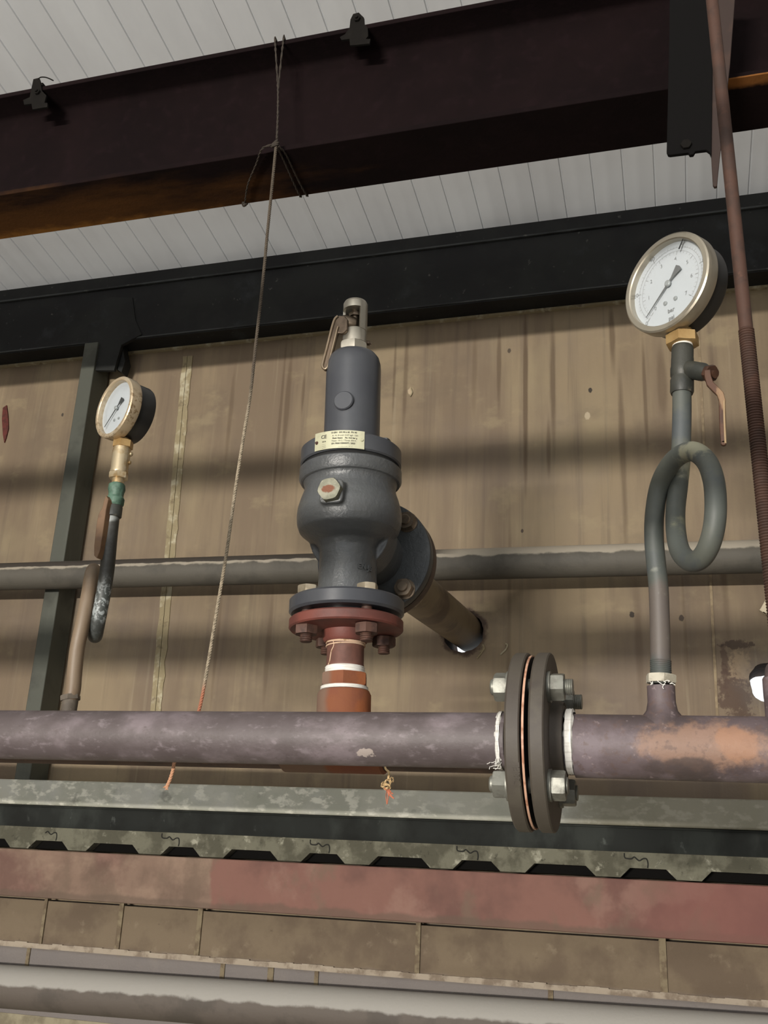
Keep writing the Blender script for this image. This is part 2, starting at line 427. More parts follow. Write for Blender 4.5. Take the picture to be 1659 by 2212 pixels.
# ------------------------------------------------------------------ steel along the wall
m_black = mat('black_painted_steel', (33, 34, 33), [N((25, 25, 26), 6, 0.4, 0.6), N((52, 56, 58), 9, 0.58, 0.78, 0.7), N((96, 96, 92), 55, 0.66, 0.74, 0.6)], rough=0.7, bump=0.001, bscale=60, spec=0.25)
m_rustline = mat('grimy_steel_edge', (52, 46, 38), [N((92, 84, 68), 30, 0.5, 0.62)], rough=0.8)
zw0 = z_wb_bot; Yn = atz(829, 675, zw0).y
print('wall beam', zw0-CAMZ, Yn)
b = MB()
zt1 = Z(552, Yn); zt2 = Z(522, Yn)
b.box((XL, Yn, zw0+0.004), (XR, Yn+0.012, zt1)); b.box((XL, Yn+0.001, zw0), (XR, YW-0.001, zw0+0.008))
b.box((XL, Yn-0.002, zt1+0.005), (XR, YW-0.001, zt2))
wbeam = thing('wall_beam', 'black painted steel edge beam running along the top of the beige wall', 'beam', (0, Yn, zw0))
b.build('beam_web', m_black, wbeam, bevel=0.0015)
m_lip = mat('scuffed_beam_lip', (62, 64, 64), [N((34, 35, 35), (5, 5, 30), 0.45, 0.6, 0.9), N((104, 104, 98), 40, 0.62, 0.72, 0.7)], rough=0.7, spec=0.25)
b = MB(); b.box((XL, Yn-0.006, zt1), (XR, Yn+0.012, zt1+0.005)); b.build('top_lip', m_lip, wbeam, bevel=0.001)
b = MB(); b.box((XL, Yn-0.0015, zw0+0.003), (XR, Yn+0.002, zw0+0.0065)); b.build('bottom_lip', m_lip, wbeam)
b = MB(); b.box((XL, YW-0.010, zw0-0.006), (XR, YW+0.001, zw0-0.0005)); struct(b.build('trim_3', m_strip))

# the big maroon beam
m_maroon = mat('maroon_painted_steel', (18, 8, 9), [N((13, 5, 6), 5, 0.4, 0.62), N((26, 14, 17), 40, 0.5, 0.7, 0.4),
     SP((84, 54, 24), atz(30, 515, Z(290, 1.16)), (0.46, 0.085, 0.012), 0.8, s=(8, 30, 9), n=1.6, soft=0.6), SP((126, 86, 38), atz(40, 520, Z(290, 1.16)), (0.34, 0.022, 0.010), 0.8, s=(30, 60, 9), n=1.8, soft=0.5),
     SP((140, 92, 48), at(1640, 163, 1.16), (0.10, 0.02, 0.0035), 0.8, s=60, n=0.6),
     SP((104, 86, 66), at(200, 196, 1.163), (0.20, 0.012, 0.012), 0.85, s=(20, 60, 60), n=1.4)], rough=0.9, bump=0.0006, bscale=120, spec=0.12)
Yb0 = 1.16; zb = Z(290, Yb0); Yb1 = atz(829, 397, zb).y; zt = Z(45, Yb0)
print('I beam', zb-CAMZ, Yb1-Yb0, zt-zb)
yc = (Yb0+Yb1)/2
prof = []
t = 0.0085; tw = 0.0056; rr = 0.010
def ibeam_prof():
    P = [(Yb0, zb), (Yb1, zb), (Yb1, zb+t)]
    P += [(yc+tw/2+rr-rr*math.sin(a), zb+t+rr-rr*math.cos(a)) for a in (0, .5, 1.0, PI/2)]
    P += [(yc+tw/2+rr-rr*math.cos(a), zt-t-rr+rr*math.sin(a)) for a in (0, .5, 1.0, PI/2)]
    P += [(Yb1, zt-t), (Yb1, zt), (Yb0, zt), (Yb0, zt-t)]
    P += [(yc-tw/2-rr+rr*math.sin(a), zt-t-rr+rr*math.cos(a)) for a in (0, .5, 1.0, PI/2)]
    P += [(yc-tw/2-rr+rr*math.cos(a), zb+t+rr-rr*math.sin(a)) for a in (0, .5, 1.0, PI/2)]
    P += [(Yb0, zb+t)]
    return P
P = ibeam_prof(); b = MB(); n = len(P)
b.add([(XL, y, z) for y, z in P]+[(XR, y, z) for y, z in P], [tuple(range(n)), tuple(range(2*n-1, n-1, -1))]+[((i+1) % n, i, n+i, n+(i+1) % n) for i in range(n)])
tag(b.build('roof_beam', m_maroon, bevel=0.001), 'thick dark maroon I-beam crossing below the white ribbed ceiling', 'beam')

# rail, post and the layered edge at the bottom
m_rail = mat('dusty_grey_pipe', (72, 70, 62), [N((60, 58, 54), 14, 0.4, 0.6), dict(c=(120, 112, 98), k='xabove', z=-0.25, n=0.2, soft=0.15, a=0.25),
     dict(c=(158, 150, 136), k='zabove', z=Z(1207, 1.89)+0.0085, n=0.016, s=(22, 22, 60), soft=0.0015, a=0.9), ], rough=0.8, bump=0.0008, bscale=150)
pa = at(0, 1246, 1.89); pb = at(1640, 1202, 1.89); d = (pb-pa)
print('rail z', pa.z-CAMZ, pb.z-CAMZ)
RAIL = (pa-d*1.2, pb+d*0.5)
m_post = mat('dark_green_grey_post', (74, 76, 68), [N((96, 98, 90), (8, 8, 1.5), 0.5, 0.7, 0.7), N((48, 48, 42), 8, 0.5, 0.66, 0.6)], rough=0.7, bump=0.0005, bscale=100)
Yp = 1.925
X0 = at(60, 1500, Yp).x; X1 = at(92, 1500, Yp).x; print('post', X0, X1, at(186, 800, Yp).x, at(218, 800, Yp).x)
b = MB(); b.box((X0, Yp, Z(1720, Yp)), (X1, YW-0.008, zw0-0.002))
T = thing('wall_post', 'dark square steel post standing against the wall behind the small left gauge', 'post', (X0, Yp, Z(1720, Yp)))
b.build('post_tube', m_post, T, bevel=0.002)
b = MB(); q = [at(x, y, Yn-0.004) for x, y in ((188, 800), (190, 700), (214, 690), (216, 652), (236, 642), (286, 642), (292, 690), (306, 722), (262, 745), (246, 800))]
b.poly(q, (0, 0.010, 0)); b.build('gusset_plate', m_black, T, bevel=0.001)
b = MB(); q = [at(x, y, Yn+0.01) for x, y in ((236, 745), (262, 740), (270, 780), (262, 804), (244, 792))]
b.poly(q, (0, 0.03, 0)); b.build('brace', m_black, T, bevel=0.001)

m_galv = mat('dusty_galvanised_steel', (182, 181, 168), [N((156, 157, 143), 7, 0.4, 0.62, 0.7), N((190, 190, 186), 5, 0.5, 0.7, 0.6),
     N((224, 222, 208), (34, 34, 60), 0.50, 0.62, 0.8, gate=((2.5, 2.5, 2.5), 0.40, 0.56)), dict(c=(108, 102, 84), k='xabove', z=at(1250, 1760, 1.9).x, n=0.3, s=6, soft=0.06, a=0.75),
     N((70, 72, 62), 18, 0.62, 0.74, 0.5)], rough=0.7, bump=0.0006, bscale=160)
YG = 1.915
g1, g0 = Z(1705, YG), Z(1765, YG)
b = MB(); b.box((XL, YG, g0), (XR, YW-0.002, g1))
tag(b.build('galvanised_beam', m_galv, bevel=0.004), 'pale grey-green galvanised box beam along the foot of the beige wall', 'beam')
m_dark = mat('sooty_channel_steel', (34, 36, 34), [N((50, 53, 50), (10, 10, 5), 0.5, 0.66, 0.8), N((92, 96, 92), (40, 40, 26), 0.64, 0.74, 0.5), N((26, 27, 25), 12, 0.5, 0.7, 0.8)], rough=0.85, bump=0.0005, bscale=120, spec=0.2)
YD = 1.93; YS = 1.90
s1, s0, s_ = Z(1818, YS), Z(1850, YS), Z(1870, YS)
b = MB(); b.box((XL, YD, s1), (XR, YW-0.001, g0-0.003)); b.box((XL, YD-0.004, g0-0.004), (XR, YW-0.001, g0-0.0005))
tag(b.build('dark_channel', m_dark, bevel=0.001), 'sooty dark steel channel just under the pale galvanised beam', 'beam')
# concrete deck edge with trapezoidal feet
m_slab = mat('grimy_concrete_edge', (100, 98, 84), [N((70, 68, 56), 20, 0.42, 0.58, 0.9), N((152, 150, 134), 34, 0.58, 0.70, 0.8), N((46, 44, 36), 70, 0.62, 0.72, 0.7)], rough=0.95, bump=0.004, bscale=70)
feet = [(-60, -40), (-8, 10), (22, 60), (147, 185), (300, 347), (432, 482), (600, 650), (745, 797), (929, 978), (1081, 1134), (1287, 1340), (1462, 1516)]
P = []
for a, c in feet[2:]:
    xa, xc = xz(a, s_, YS), xz(c, s_, YS)
    P += [(xa-0.017, s0), (xa+0.0, s_), (xc, s_), (xc+0.017, s0)]
x0 = P[0][0]; P = [(x0-0.16*k-dx, z) for k in range(8, 0, -1) for dx, z in ((0.07, s0), (0.055, s_), (0.015, s_), (0.0, s0))] + P
x1 = P[-1][0]; P += [(x1+0.17*k+dx, z) for k in range(0, 7) for dx, z in ((0.17, s0), (0.185, s_), (0.23, s_), (0.245, s0))]
P = [(XL, s1), (XL, s0)] + [p for p in P if XL < p[0] < XR] + [(XR, s0), (XR, s1)]
T = thing('concrete_deck', 'rough grey concrete deck edge with trapezoid feet standing on the red beam', 'deck', (0, YS, s_))
b = MB(); b.poly([(x, YS, z) for x, z in P], (0, YW-YS-0.001, 0)); b.build('deck_slab', m_slab, T)
m_void = mat('void_shade', (16, 15, 14), rough=0.95, spec=0.1)
b = MB(); b.box((XL, YS+0.025, s_+0.0005), (XR, YS+0.03, s0+0.006)); b.build('void_shade_strip', m_void, T)  # dark strip added to stand for the shade inside the deck voids
m_crack = mat('dark_sheet_seam', (26, 26, 22), rough=0.9)
for px in (118, 382, 706, 1026, 1392):
    c = Vector((xz(px, (s0+s1)/2, YS), YS, 0)); h = s1-s0
    q = [(-.034, .92), (-.033, .62), (-.022, .58), (-.017, .70), (-.009, .48), (-.002, .62), (.004, .60), (.006, .30), (.005, .04)]
    if px in (118,): q = q[2:]
    b = MB(); b.tube([(c.x+dx, YS-0.0004, s0+h*f) for dx, f in q], 0.0012, n=6, sub=3); b.build('sheet_seam', m_crack, T)

m_redbeam = mat('faded_red_primer_beam', (118, 96, 82), [N((132, 110, 94), (9, 9, 12), 0.45, 0.6, 0.8), N((88, 70, 58), 6, 0.5, 0.66, 0.8),
     dict(c=(116, 80, 70), k='xabove', z=xz(455, (zt+s_)/2 if False else s_-0.06, 1.9), n=0.05, s=12, soft=0.004, a=0.95),
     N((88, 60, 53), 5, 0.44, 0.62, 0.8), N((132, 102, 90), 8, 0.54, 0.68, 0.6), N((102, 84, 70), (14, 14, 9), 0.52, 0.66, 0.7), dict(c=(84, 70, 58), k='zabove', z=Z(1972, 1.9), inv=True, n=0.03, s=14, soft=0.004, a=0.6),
     dict(c=(112, 68, 62), k='xabove', z=xz(1420, s_-0.06, 1.9), n=0.3, s=5, soft=0.1, a=0.6)], rough=0.8, bump=0.0008, bscale=90)
r1, r0 = Z(1873, YS), Z(1988, YS)
b = MB(); b.box((XL, YS, r0), (XR, YS+0.010, r1)); b.box((XL, YS+0.001, r1-0.008), (XR, YW-0.001, r1)); b.box((XL, YS+0.001, r0), (XR, YB-0.0005, r0+0.008))
tag(b.build('red_beam', m_redbeam, bevel=0.002), 'faded red primed steel beam under the concrete deck edge', 'beam')

m_lowpipe = mat('dusty_lower_pipe', (92, 84, 78), [N((74, 66, 60), 10, 0.45, 0.62, 0.7),
     dict(c=(206, 200, 190), k='zabove', z=Z(2139, 1.85, 0)-0.0, n=0.018, s=(16, 16, 40), soft=0.003, a=0.0)], rough=0.7, bump=0.0006, bscale=200)
# its upper side is covered in pale dust (local height above the axis)
def dusty_pipe(name, a, c, r, m_base, dust, thr, n=0.5):
    m = mat(name, m_base, [N(tuple(int(v*0.8) for v in m_base), 12, 0.45, 0.62, 0.7)], rough=0.7, bump=0.0006, bscale=200)
    nt = m.node_tree; bs = nt.nodes['Principled BSDF']
    src = bs.inputs['Base Color'].links[0].from_socket
    tc = nd(nt, 'ShaderNodeTexCoord'); sp = nd(nt, 'ShaderNodeSeparateXYZ'); nt.links.new(tc.outputs['Object'], sp.inputs[0])
    nz = nd(nt, 'ShaderNodeTexNoise'); nz.inputs['Scale'].default_value = 28; nz.inputs['Detail'].default_value = 8; nt.links.new(tc.outputs['Object'], nz.inputs['Vector'])
    m1 = nd(nt, 'ShaderNodeMath', operation='MULTIPLY_ADD'); nt.links.new(nz.outputs[0], m1.inputs[0]); m1.inputs[1].default_value = n*r; nt.links.new(sp.outputs[1], m1.inputs[2])
    mr = nd(nt, 'ShaderNodeMapRange'); mr.interpolation_type = 'SMOOTHSTEP'; nt.links.new(m1.outputs[0], mr.inputs['Value'])
    mr.inputs['From Min'].default_value = thr*r; mr.inputs['From Max'].default_value = thr*r+0.16*r
    mx = nd(nt, 'ShaderNodeMix', data_type='RGBA'); nt.links.new(mr.outputs[0], mx.inputs[0]); nt.links.new(src, mx.inputs[6]); mx.inputs[7].default_value = srgb(dust)
    nt.links.new(mx.outputs[2], bs.inputs['Base Color'])
    return m
def xpipe(name, a, c, r, m):
    """pipe whose object axis x runs along the pipe and y is its upper side"""
    a = Vector(a); c = Vector(c); L = (c-a).length
    x = (c-a).normalized(); zf = x.cross(Vector((0, 0, 1))).normalized(); y = zf.cross(x)
    T = Matrix.Translation(a) @ Matrix((x, y, zf)).transposed().to_4x4()
    b = MB(); b.cyl((0, 0, 0), (L, 0, 0), r, 48); me = b.mesh(name, m)
    o = bpy.data.objects.new(name, me); COL.objects.link(o); o.matrix_world = T; WM[o.name] = T.copy(); return o
pa = at(0, 2130, 1.86); pb = at(1000, 2203, 1.86); d = pb-pa
rl = dusty_pipe('dusty_rail_pipe', 0, 0, 0.0315, (82, 78, 70), (150, 142, 128), 0.50, 0.6)
nt = rl.node_tree; bs = nt.nodes['Principled BSDF']; src = bs.inputs['Base Color'].links[0].from_socket
tc = nd(nt, 'ShaderNodeTexCoord'); sp = nd(nt, 'ShaderNodeSeparateXYZ'); nt.links.new(tc.outputs['Object'], sp.inputs[0])
g = nd(nt, 'ShaderNodeNewGeometry'); sg = nd(nt, 'ShaderNodeSeparateXYZ'); nt.links.new(g.outputs['Position'], sg.inputs[0])
nz = nd(nt, 'ShaderNodeTexNoise'); nz.inputs['Scale'].default_value = 30; nz.inputs['Detail'].default_value = 6; nt.links.new(tc.outputs['Object'], nz.inputs['Vector'])
m1 = nd(nt, 'ShaderNodeMath', operation='MULTIPLY_ADD'); nt.links.new(nz.outputs[0], m1.inputs[0]); m1.inputs[1].default_value = 0.3*0.0315; nt.links.new(sp.outputs[1], m1.inputs[2])
mr = nd(nt, 'ShaderNodeMapRange'); nt.links.new(m1.outputs[0], mr.inputs['Value']); mr.inputs['From Min'].default_value = 0.56*0.0315; mr.inputs['From Max'].default_value = 0.62*0.0315
m2 = nd(nt, 'ShaderNodeMapRange'); nt.links.new(sg.outputs[0], m2.inputs['Value']); m2.inputs['From Min'].default_value = -0.40; m2.inputs['From Max'].default_value = -0.46
m3 = nd(nt, 'ShaderNodeMath', operation='MULTIPLY'); nt.links.new(mr.outputs[0], m3.inputs[0]); nt.links.new(m2.outputs[0], m3.inputs[1])
mx = nd(nt, 'ShaderNodeMix', data_type='RGBA'); nt.links.new(m3.outputs[0], mx.inputs[0]); nt.links.new(src, mx.inputs[6]); mx.inputs[7].default_value = srgb((58, 52, 46)); nt.links.new(mx.outputs[2], bs.inputs['Base Color'])
tag(xpipe('wall_rail', RAIL[0], RAIL[1], 0.0315, rl), 'grey horizontal pipe rail with chalky dust, across the beige wall behind the valve', 'rail')
o = xpipe('lower_pipe', pa-d*1.2, pb+d*1.6, 0.0385, dusty_pipe('dusty_lower_pipe2', 0, 0, 0.0385, (88, 80, 73), (150, 147, 141), 0.36))
tag(o, 'grey pipe with white dust on its top, low in front of the blockwork', 'pipe')
# ------------------------------------------------------------------ shared metals and tapes
m_zinc = mat('zinc_plated_bolt', (124, 124, 116), [N((98, 96, 88), 60, 0.45, 0.62, 0.7), N((150, 150, 140), 30, 0.58, 0.7, 0.6)], rough=0.45, metal=0.45, bump=0.0002, bscale=300)
m_goldzinc = mat('bright_zinc_bolt', (196, 184, 162), [N((160, 148, 126), 60, 0.5, 0.66, 0.6)], rough=0.3, metal=0.8)
m_steelnut = mat('worn_steel_nut', (136, 122, 106), [N((96, 84, 72), 50, 0.45, 0.62, 0.7)], rough=0.35, metal=0.8)
m_rustbolt = mat('rusty_dark_bolt', (86, 60, 50), [N((60, 42, 36), 60, 0.45, 0.6, 0.8), N((128, 92, 76), 40, 0.6, 0.72, 0.6)], rough=0.65, metal=0.15, bump=0.0003, bscale=300)
m_tape = mat('white_thread_tape', (226, 224, 218), [N((190, 186, 178), (40, 40, 500), 0.5, 0.62, 0.6)], rough=0.6, bump=0.0004, bscale=400)
m_rust = mat('orange_rust', (142, 82, 52), [N((112, 66, 48), 25, 0.42, 0.6, 0.8), N((166, 98, 56), 14, 0.56, 0.7, 0.7)], rough=0.85, bump=0.0003, bscale=300)

# ------------------------------------------------------------------ rear header carrying the safety valve
rR = 0.0325
zR = at(500, 1658.5, YV).z + rR
m_rear = mat('brown_rear_pipe', (84, 64, 56), [N((62, 48, 44), 14, 0.42, 0.6, 0.8), N((112, 84, 72), 30, 0.58, 0.7, 0.6)], rough=0.7, bump=0.0004, bscale=220)
A0 = at(743.5, 1500, YV); A1 = at(768.5, 650, YV)
ax = (A1-A0).normalized()
def vz(py):                                             # distance along the valve axis for photo row py
    a, c = -0.3, 1.2
    for _ in range(50):
        m = (a+c)/2; p = A0+ax*m; q = RW.transposed() @ (p-CAM)
        y = H_/2 - q.y/(-q.z)*F
        if y > py: a = m
        else: c = m
    return m
def vr(py, w): return w/2*mpp(A0+ax*vz(py))
R_ = Vector((0.945, 0.327, 0)); V_ = Vector((0.327, -0.945, 0))     # to the right of and towards the viewer, at the valve
Tr = thing('rear_pipe', 'rusty brown header pipe behind the front pipe, with the orange tee under the safety valve', 'pipe', (A0.x, YV, zR-rR))
b = MB(); b.cyl((XL, YV, zR), (XR, YV, zR), rR, 48); b.build('pipe_run', m_rear, Tr)
m_tee = mat('orange_rusted_tee', (122, 72, 46), [N((112, 94, 82), (30, 30, 18), 0.46, 0.6, 0.0), N((116, 66, 46), 22, 0.45, 0.6, 0.7), N((140, 80, 42), 12, 0.52, 0.66, 0.8),
     dict(c=(112, 92, 78), k='xabove', z=A0.x-0.012, inv=True, n=0.012, s=30, soft=0.005, a=0.85)], rough=0.85, bump=0.0005, bscale=240)
b = MB(); x0 = xz(612, zR-rR, YV); x1 = xz(833, zR-rR, YV); rt = 0.0385; zt_ = vz(1492)
b.lathe([(rt-0.003, 0), (rt, 0.003), (rt, x1-x0-0.003), (rt-0.003, x1-x0)], (x0, YV, zR+0.002), (1, 0, 0))
rs = vr(1510, 117)
foot = A0+ax*((zR-A0.z)/ax.z)
hz = (A0.z-zR)/ax.z+zt_; b.lathe([(rs, 0.01), (rs, hz-0.006), (rs-0.0025, hz-0.001), (rs-0.006, hz)], foot, ax)
b.build('tee', m_tee, Tr)
m_nip = mat('rusty_nipple', (112, 76, 66), [N((88, 60, 52), 24, 0.42, 0.6, 0.8), N((134, 92, 76), 16, 0.56, 0.7, 0.7)], rough=0.6, bump=0.0002, bscale=300)
b = MB(); z0, z1 = vz(1456), vz(1484); R6 = vr(1468, 103)*1.04
b.hexp(R6, A0+ax*z1, ax, z0-z1, rot=0.26); b.lathe([(vr(1488, 96), vz(1492)-0.01), (vr(1488, 96), z1+0.001)], A0, ax)
b.build('hex_bushing', m_tee, Tr)
b = MB(); rn = vr(1420, 81)
b.lathe([(rn, vz(1460)), (rn, vz(1442)), (rn*1.01, vz(1440)), (rn*1.01, vz(1437)), (rn*0.995, vz(1436)), (rn*0.995, vz(1385)-(-0.002)), (rn*0.995, vz(1372))], A0, ax)
b.build('nipple', m_nip, Tr)
def tape(name, pa_, pb_, r0, r1, parent, n=3):
    b = MB(); za, zb_ = vz(pa_), vz(pb_); prof = [(r0-0.003, za)]
    for i in range(n*2+1):
        t = i/(n*2); prof.append((r0+(r1-r0)*t+(0.0012 if i % 2 else 0.0004), za+(zb_-za)*t))
    prof.append((r1-0.003, zb_)); b.lathe(prof, A0, ax, 64, jit=0.0002); return b.build(name, m_tape, parent)
tape('thread_tape', 1492, 1484, vr(1488, 101), vr(1486, 99), Tr)
tape('thread_tape', 1456, 1441, vr(1450, 84), vr(1443, 82), Tr)
b = MB()
m_hemp = mat('sealing_string', (206, 176, 150), [N((160, 130, 100), 80, 0.5, 0.6)], rough=0.9)
for k, (pyc, til) in enumerate(((1389, .0010), (1393, -.0008), (1397, .0012))):
    c = A0+ax*vz(pyc); rr_ = vr(pyc, 81)+0.0006
    u = R_; w = ax.cross(u)
    b.tube([c+u*math.cos(2*PI*i/40)*rr_+w*math.sin(2*PI*i/40)*rr_+ax*(til*math.sin(2*PI*i/40+k)) for i in range(40)], 0.0010, n=6, sub=2, closed=True)
def onv(px, py, r, d=0.0):
    """point on a valve-axis cylinder of radius r facing the viewer at that pixel"""
    c = A0+ax*vz(py); ddx = (px-(829+((c-CAM).dot(Xc) and 0)))
    q = RW.transposed() @ (c-CAM); cx = W_/2+q.x/(-q.z)*F; off = (px-cx)*mpp(c); off = max(-r*.98, min(r*.98, off))
    return c+R_*off+V_*(math.sqrt(max(0, r*r-off*off))+d)
b.tube([onv(x, y, rn, 0.0006) for x, y in ((719, 1392), (721, 1397), (720, 1404), (716, 1412), (714, 1422), (712, 1434), (709, 1441))], 0.0007, n=6, sub=4)
b.build('string_seal', m_hemp, Tr)
# red companion flange
m_redfl = mat('red_primer_flange', (108, 58, 49), [N((82, 46, 40), 16, 0.42, 0.6, 0.8), N((124, 84, 74), 30, 0.6, 0.72, 0.6), N((86, 62, 56), 10, 0.55, 0.7, 0.6)], rough=0.6, bump=0.0003, bscale=260)
zf0, zf1 = vz(1364), vz(1341); Rf = vr(1352, 247)
b = MB(); b.lathe([(rn*1.12, vz(1389)), (rn*1.24, vz(1383)), (rn*1.30, zf0-0.001), (Rf-0.002, zf0), (Rf, zf0+0.002), (Rf, zf1-0.002), (Rf-0.002, zf1), (Rf*0.66, zf1), (Rf*0.66, zf1+0.002), (rn, zf1+0.002)], A0, ax, 72)
b.build('red_flange', m_redfl, Tr)

# ------------------------------------------------------------------ the safety valve
m_cast = mat('grey_painted_cast_iron', (78, 80, 81), [N((68, 70, 73), 9, 0.4, 0.62, 0.8), N((90, 90, 86), 16, 0.58, 0.72, 0.5)], rough=0.30, bump=0.0012, bscale=170, rvar=0.10)
m_bonnet = mat('smooth_grey_paint', (68, 70, 74), [N((58, 60, 66), 7, 0.4, 0.62, 0.8)], rough=0.34, bump=0.00008, bscale=200, rvar=0.1)
m_outfl = mat('dark_cast_flange', (68, 71, 73), [N((54, 58, 60), 12, 0.42, 0.6, 0.8)], rough=0.42, bump=0.001, bscale=220)
m_cap = mat('nickel_cap', (186, 180, 166), [N((160, 154, 142), 14, 0.45, 0.62, 0.5)], rough=0.38, metal=0.75)
m_lever = mat('bronze_lever', (100, 86, 72), [N((74, 62, 50), 40, 0.46, 0.62, 0.7)], rough=0.4, metal=0.7)
Tv = thing('safety_valve', 'grey cast iron safety valve with nickel cap and lever, bolted on the red flange', 'valve', Matrix.Translation(A0+ax*vz(1335)))
# body
zc_ = vz(1125); Rb = vr(1125, 228)
nk = vr(1225, 126)
prof = [(nk*1.12, vz(1297)), (nk*1.03, vz(1285)), (nk, vz(1265)), (nk*0.985, vz(1215)), (nk*1.0, vz(1190)), (nk*1.12, vz(1178)), (vr(1170, 170), vz(1170)), (vr(1152, 214), vz(1153)), (Rb*0.985, vz(1138)),
        (Rb, vz(1122)), (Rb*0.985, vz(1105)), (vr(1085, 212), vz(1085)), (vr(1065, 200), vz(1070)), (vr(1052, 196), vz(1060)), (vr(1040, 199), vz(1052)), (vr(1020, 208), vz(1046)), (vr(1020, 208), vz(1030))]
b = MB(); b.lathe(prof, A0, ax, 72)
Oc = A0+ax*vz(1150); Yo = Vector((0, 1, 0))
yfl = 0.118
b.lathe([(Rb*0.80, 0.0), (Rb*0.78, 0.045), (Rb*0.66, 0.075), (0.046, 0.095), (0.046, yfl+0.004)], Oc, Yo, 64)
# boss for the side plug
Bp = A0+ax*vz(1104)
b.prism([( .0165*math.cos(a)*min(1.25, 1/max(abs(math.cos(a)), abs(math.sin(a)))), .0165*math.sin(a)*min(1.25, 1/max(abs(math.cos(a)), abs(math.sin(a))))) for a in [2*PI*i/28 for i in range(28)]], Bp+Vector((0, -0.02, 0)), (0, -1, 0), Rb-0.0125, (1, 0, 0))
body = b.build('valve_body', m_cast, Tv)
rm = body.modifiers.new('fuse', 'REMESH'); rm.mode = 'VOXEL'; rm.voxel_size = 0.0017; rm.use_smooth_shade = True
sm = body.modifiers.new('soften', 'SMOOTH'); sm.iterations = 5; sm.factor = 0.6
# hex plug
yb = Bp.y-(Rb+0.0075)
b = MB(); b.hexp(0.0168, (Bp.x, yb+0.004, Bp.z), (0, -1, 0), 0.013, rot=0.15)
m_plug = mat('weathered_plug', (136, 134, 118), [N((104, 104, 88), 60, 0.45, 0.62, 0.7), SP((104, 56, 30), (Bp.x-0.001, yb-0.009, Bp.z), (0.009, 0.02, 0.0055), 0.95, s=160, n=0.9, soft=0.15), N((176, 172, 160), 90, 0.62, 0.72, 0.5)], rough=0.5, metal=0.3, bump=0.0004, bscale=400)
b.build('side_plug', m_plug, Tv)
# flanges of the body
Rg = vr(1312, 248); g0_, g1_ = vz(1331), vz(1298)
b = MB(); b.lathe([(Rf*0.64, g0_-0.002), (Rf*0.64, g0_), (Rg-0.003, g0_), (Rg, g0_+0.003), (Rg, g1_-0.003), (Rg-0.003, g1_), (nk, g1_+0.0005)], A0, ax, 72); b.build('inlet_flange', m_bonnet, Tv)
Rl = vr(1030, 221); l0, l1 = vz(1049), vz(1019)
b = MB(); b.lathe([(Rl*0.88, l0+0.003), (Rl*0.93, l0), (Rl-0.0025, l0+0.001), (Rl, l0+0.005), (Rl, l1-0.002), (Rl-0.002, l1), (Rl*0.9, l1)], A0, ax, 72); b.build('body_flange', m_cast, Tv)
b = MB(); b.lathe([(Rl*0.93, l1-0.001), (Rl*0.93, vz(1013)+0.0005)], A0, ax, 72); b.build('gasket', mat('black_gasket', (20, 20, 20), rough=0.8), Tv)
Rn = vr(990, 217); n0, n1 = vz(1012), vz(976); rbn = vr(900, 120)
b = MB(); b.lathe([(Rn-0.002, n0), (Rn, n0+0.002), (Rn, n1-0.003), (Rn-0.003, n1), (rbn*1.1, n1+0.001), (rbn, n1+0.006)], A0, ax, 72); b.build('bonnet_flange', m_bonnet, Tv)
b = MB(); rc0 = vr(800, 118)
b.lathe([(rbn, n1-0.002), (rbn, vz(900)), (rc0, vz(800)), (rc0*0.985, vz(790)), (rc0*0.93, vz(779)), (rc0*0.82, vz(771)), (rc0*0.62, vz(766)), (rc0*0.4, vz(765))], A0, ax, 64)
b.build('bonnet', m_bonnet, Tv)
b = MB(); Bb = A0+ax*vz(892); rbo = 0.0145
b.lathe([(rbo, 0), (rbo, rbn-0.01), (rbo-0.0015, rbn-0.0085), (rbo-0.0015, rbn-0.0085)], Bb+Vector((0, -0.012, 0)), (0, -1, 0), 40)
b.build('blanking_boss', m_bonnet, Tv)
for dx, s in ((-0.5, 1), (0.5, 1)):
    pass
# nameplate curved round the bonnet flange
zc_np = (n0+n1)/2+0.001; hN = (n1-n0)*1.02; halfa = 0.50
fa = math.atan2(-1, 0)+0.06
u_ = R_; v_ = ax.cross(u_)
ux = Vector((1, 0, 0)); vy = ax.cross(ux)
def plate(x, y, z, r0=Rn+0.0010):
    a = fa + x/Rn; rr_ = r0+z
    return A0+ax*(zc_np+y)+(ux*math.cos(a)+vy*math.sin(a))*rr_
b = MB(); n = 24; w = Rn*halfa; vs = []
for i in range(n+1):
    x = -w+2*w*i/n
    for y in (-hN/2, hN/2):
        for z in (-0.0006, 0.0004): vs.append(plate(x, y, z))
fs = []
for i in range(n):
    a = i*4; c = a+4
    fs += [(a, c, c+1, a+1), (a+2, a+3, c+3, c+2), (a+1, c+1, c+3, a+3), (a, a+2, c+2, c)]
fs += [(0, 1, 3, 2), (n*4, n*4+2, n*4+3, n*4+1)]
b.add(vs, fs)
m_plate = mat('cream_nameplate', (190, 188, 160), [N((168, 166, 140), 60, 0.5, 0.66, 0.5)], rough=0.25, metal=0.25)
m_ink = mat('dark_print', (70, 66, 58), rough=0.7)
m_red = mat('red_print', (150, 84, 70), rough=0.7)
np_ = b.build('nameplate', m_plate, Tv)
def putparent(mb, name, m, par): return mb.build(name, m, par)
b = MB()
pl = lambda ox, oy: (lambda x, y, z: plate(x+ox, y+oy, z*0.3+0.0006))
text_mb(b, 'CE', 0.0072, pl(-w*0.58, hN*0.20), bold=0.00015)
text_mb(b, '0036', 0.0030, pl(-w*0.56, -hN*0.07))
text_mb(b, '- -- -', 0.0030, pl(-w*0.56, -hN*0.20)); text_mb(b, '------', 0.0030, pl(-w*0.56, -hN*0.31)); text_mb(b, '------', 0.0030, pl(-w*0.56, -hN*0.41))
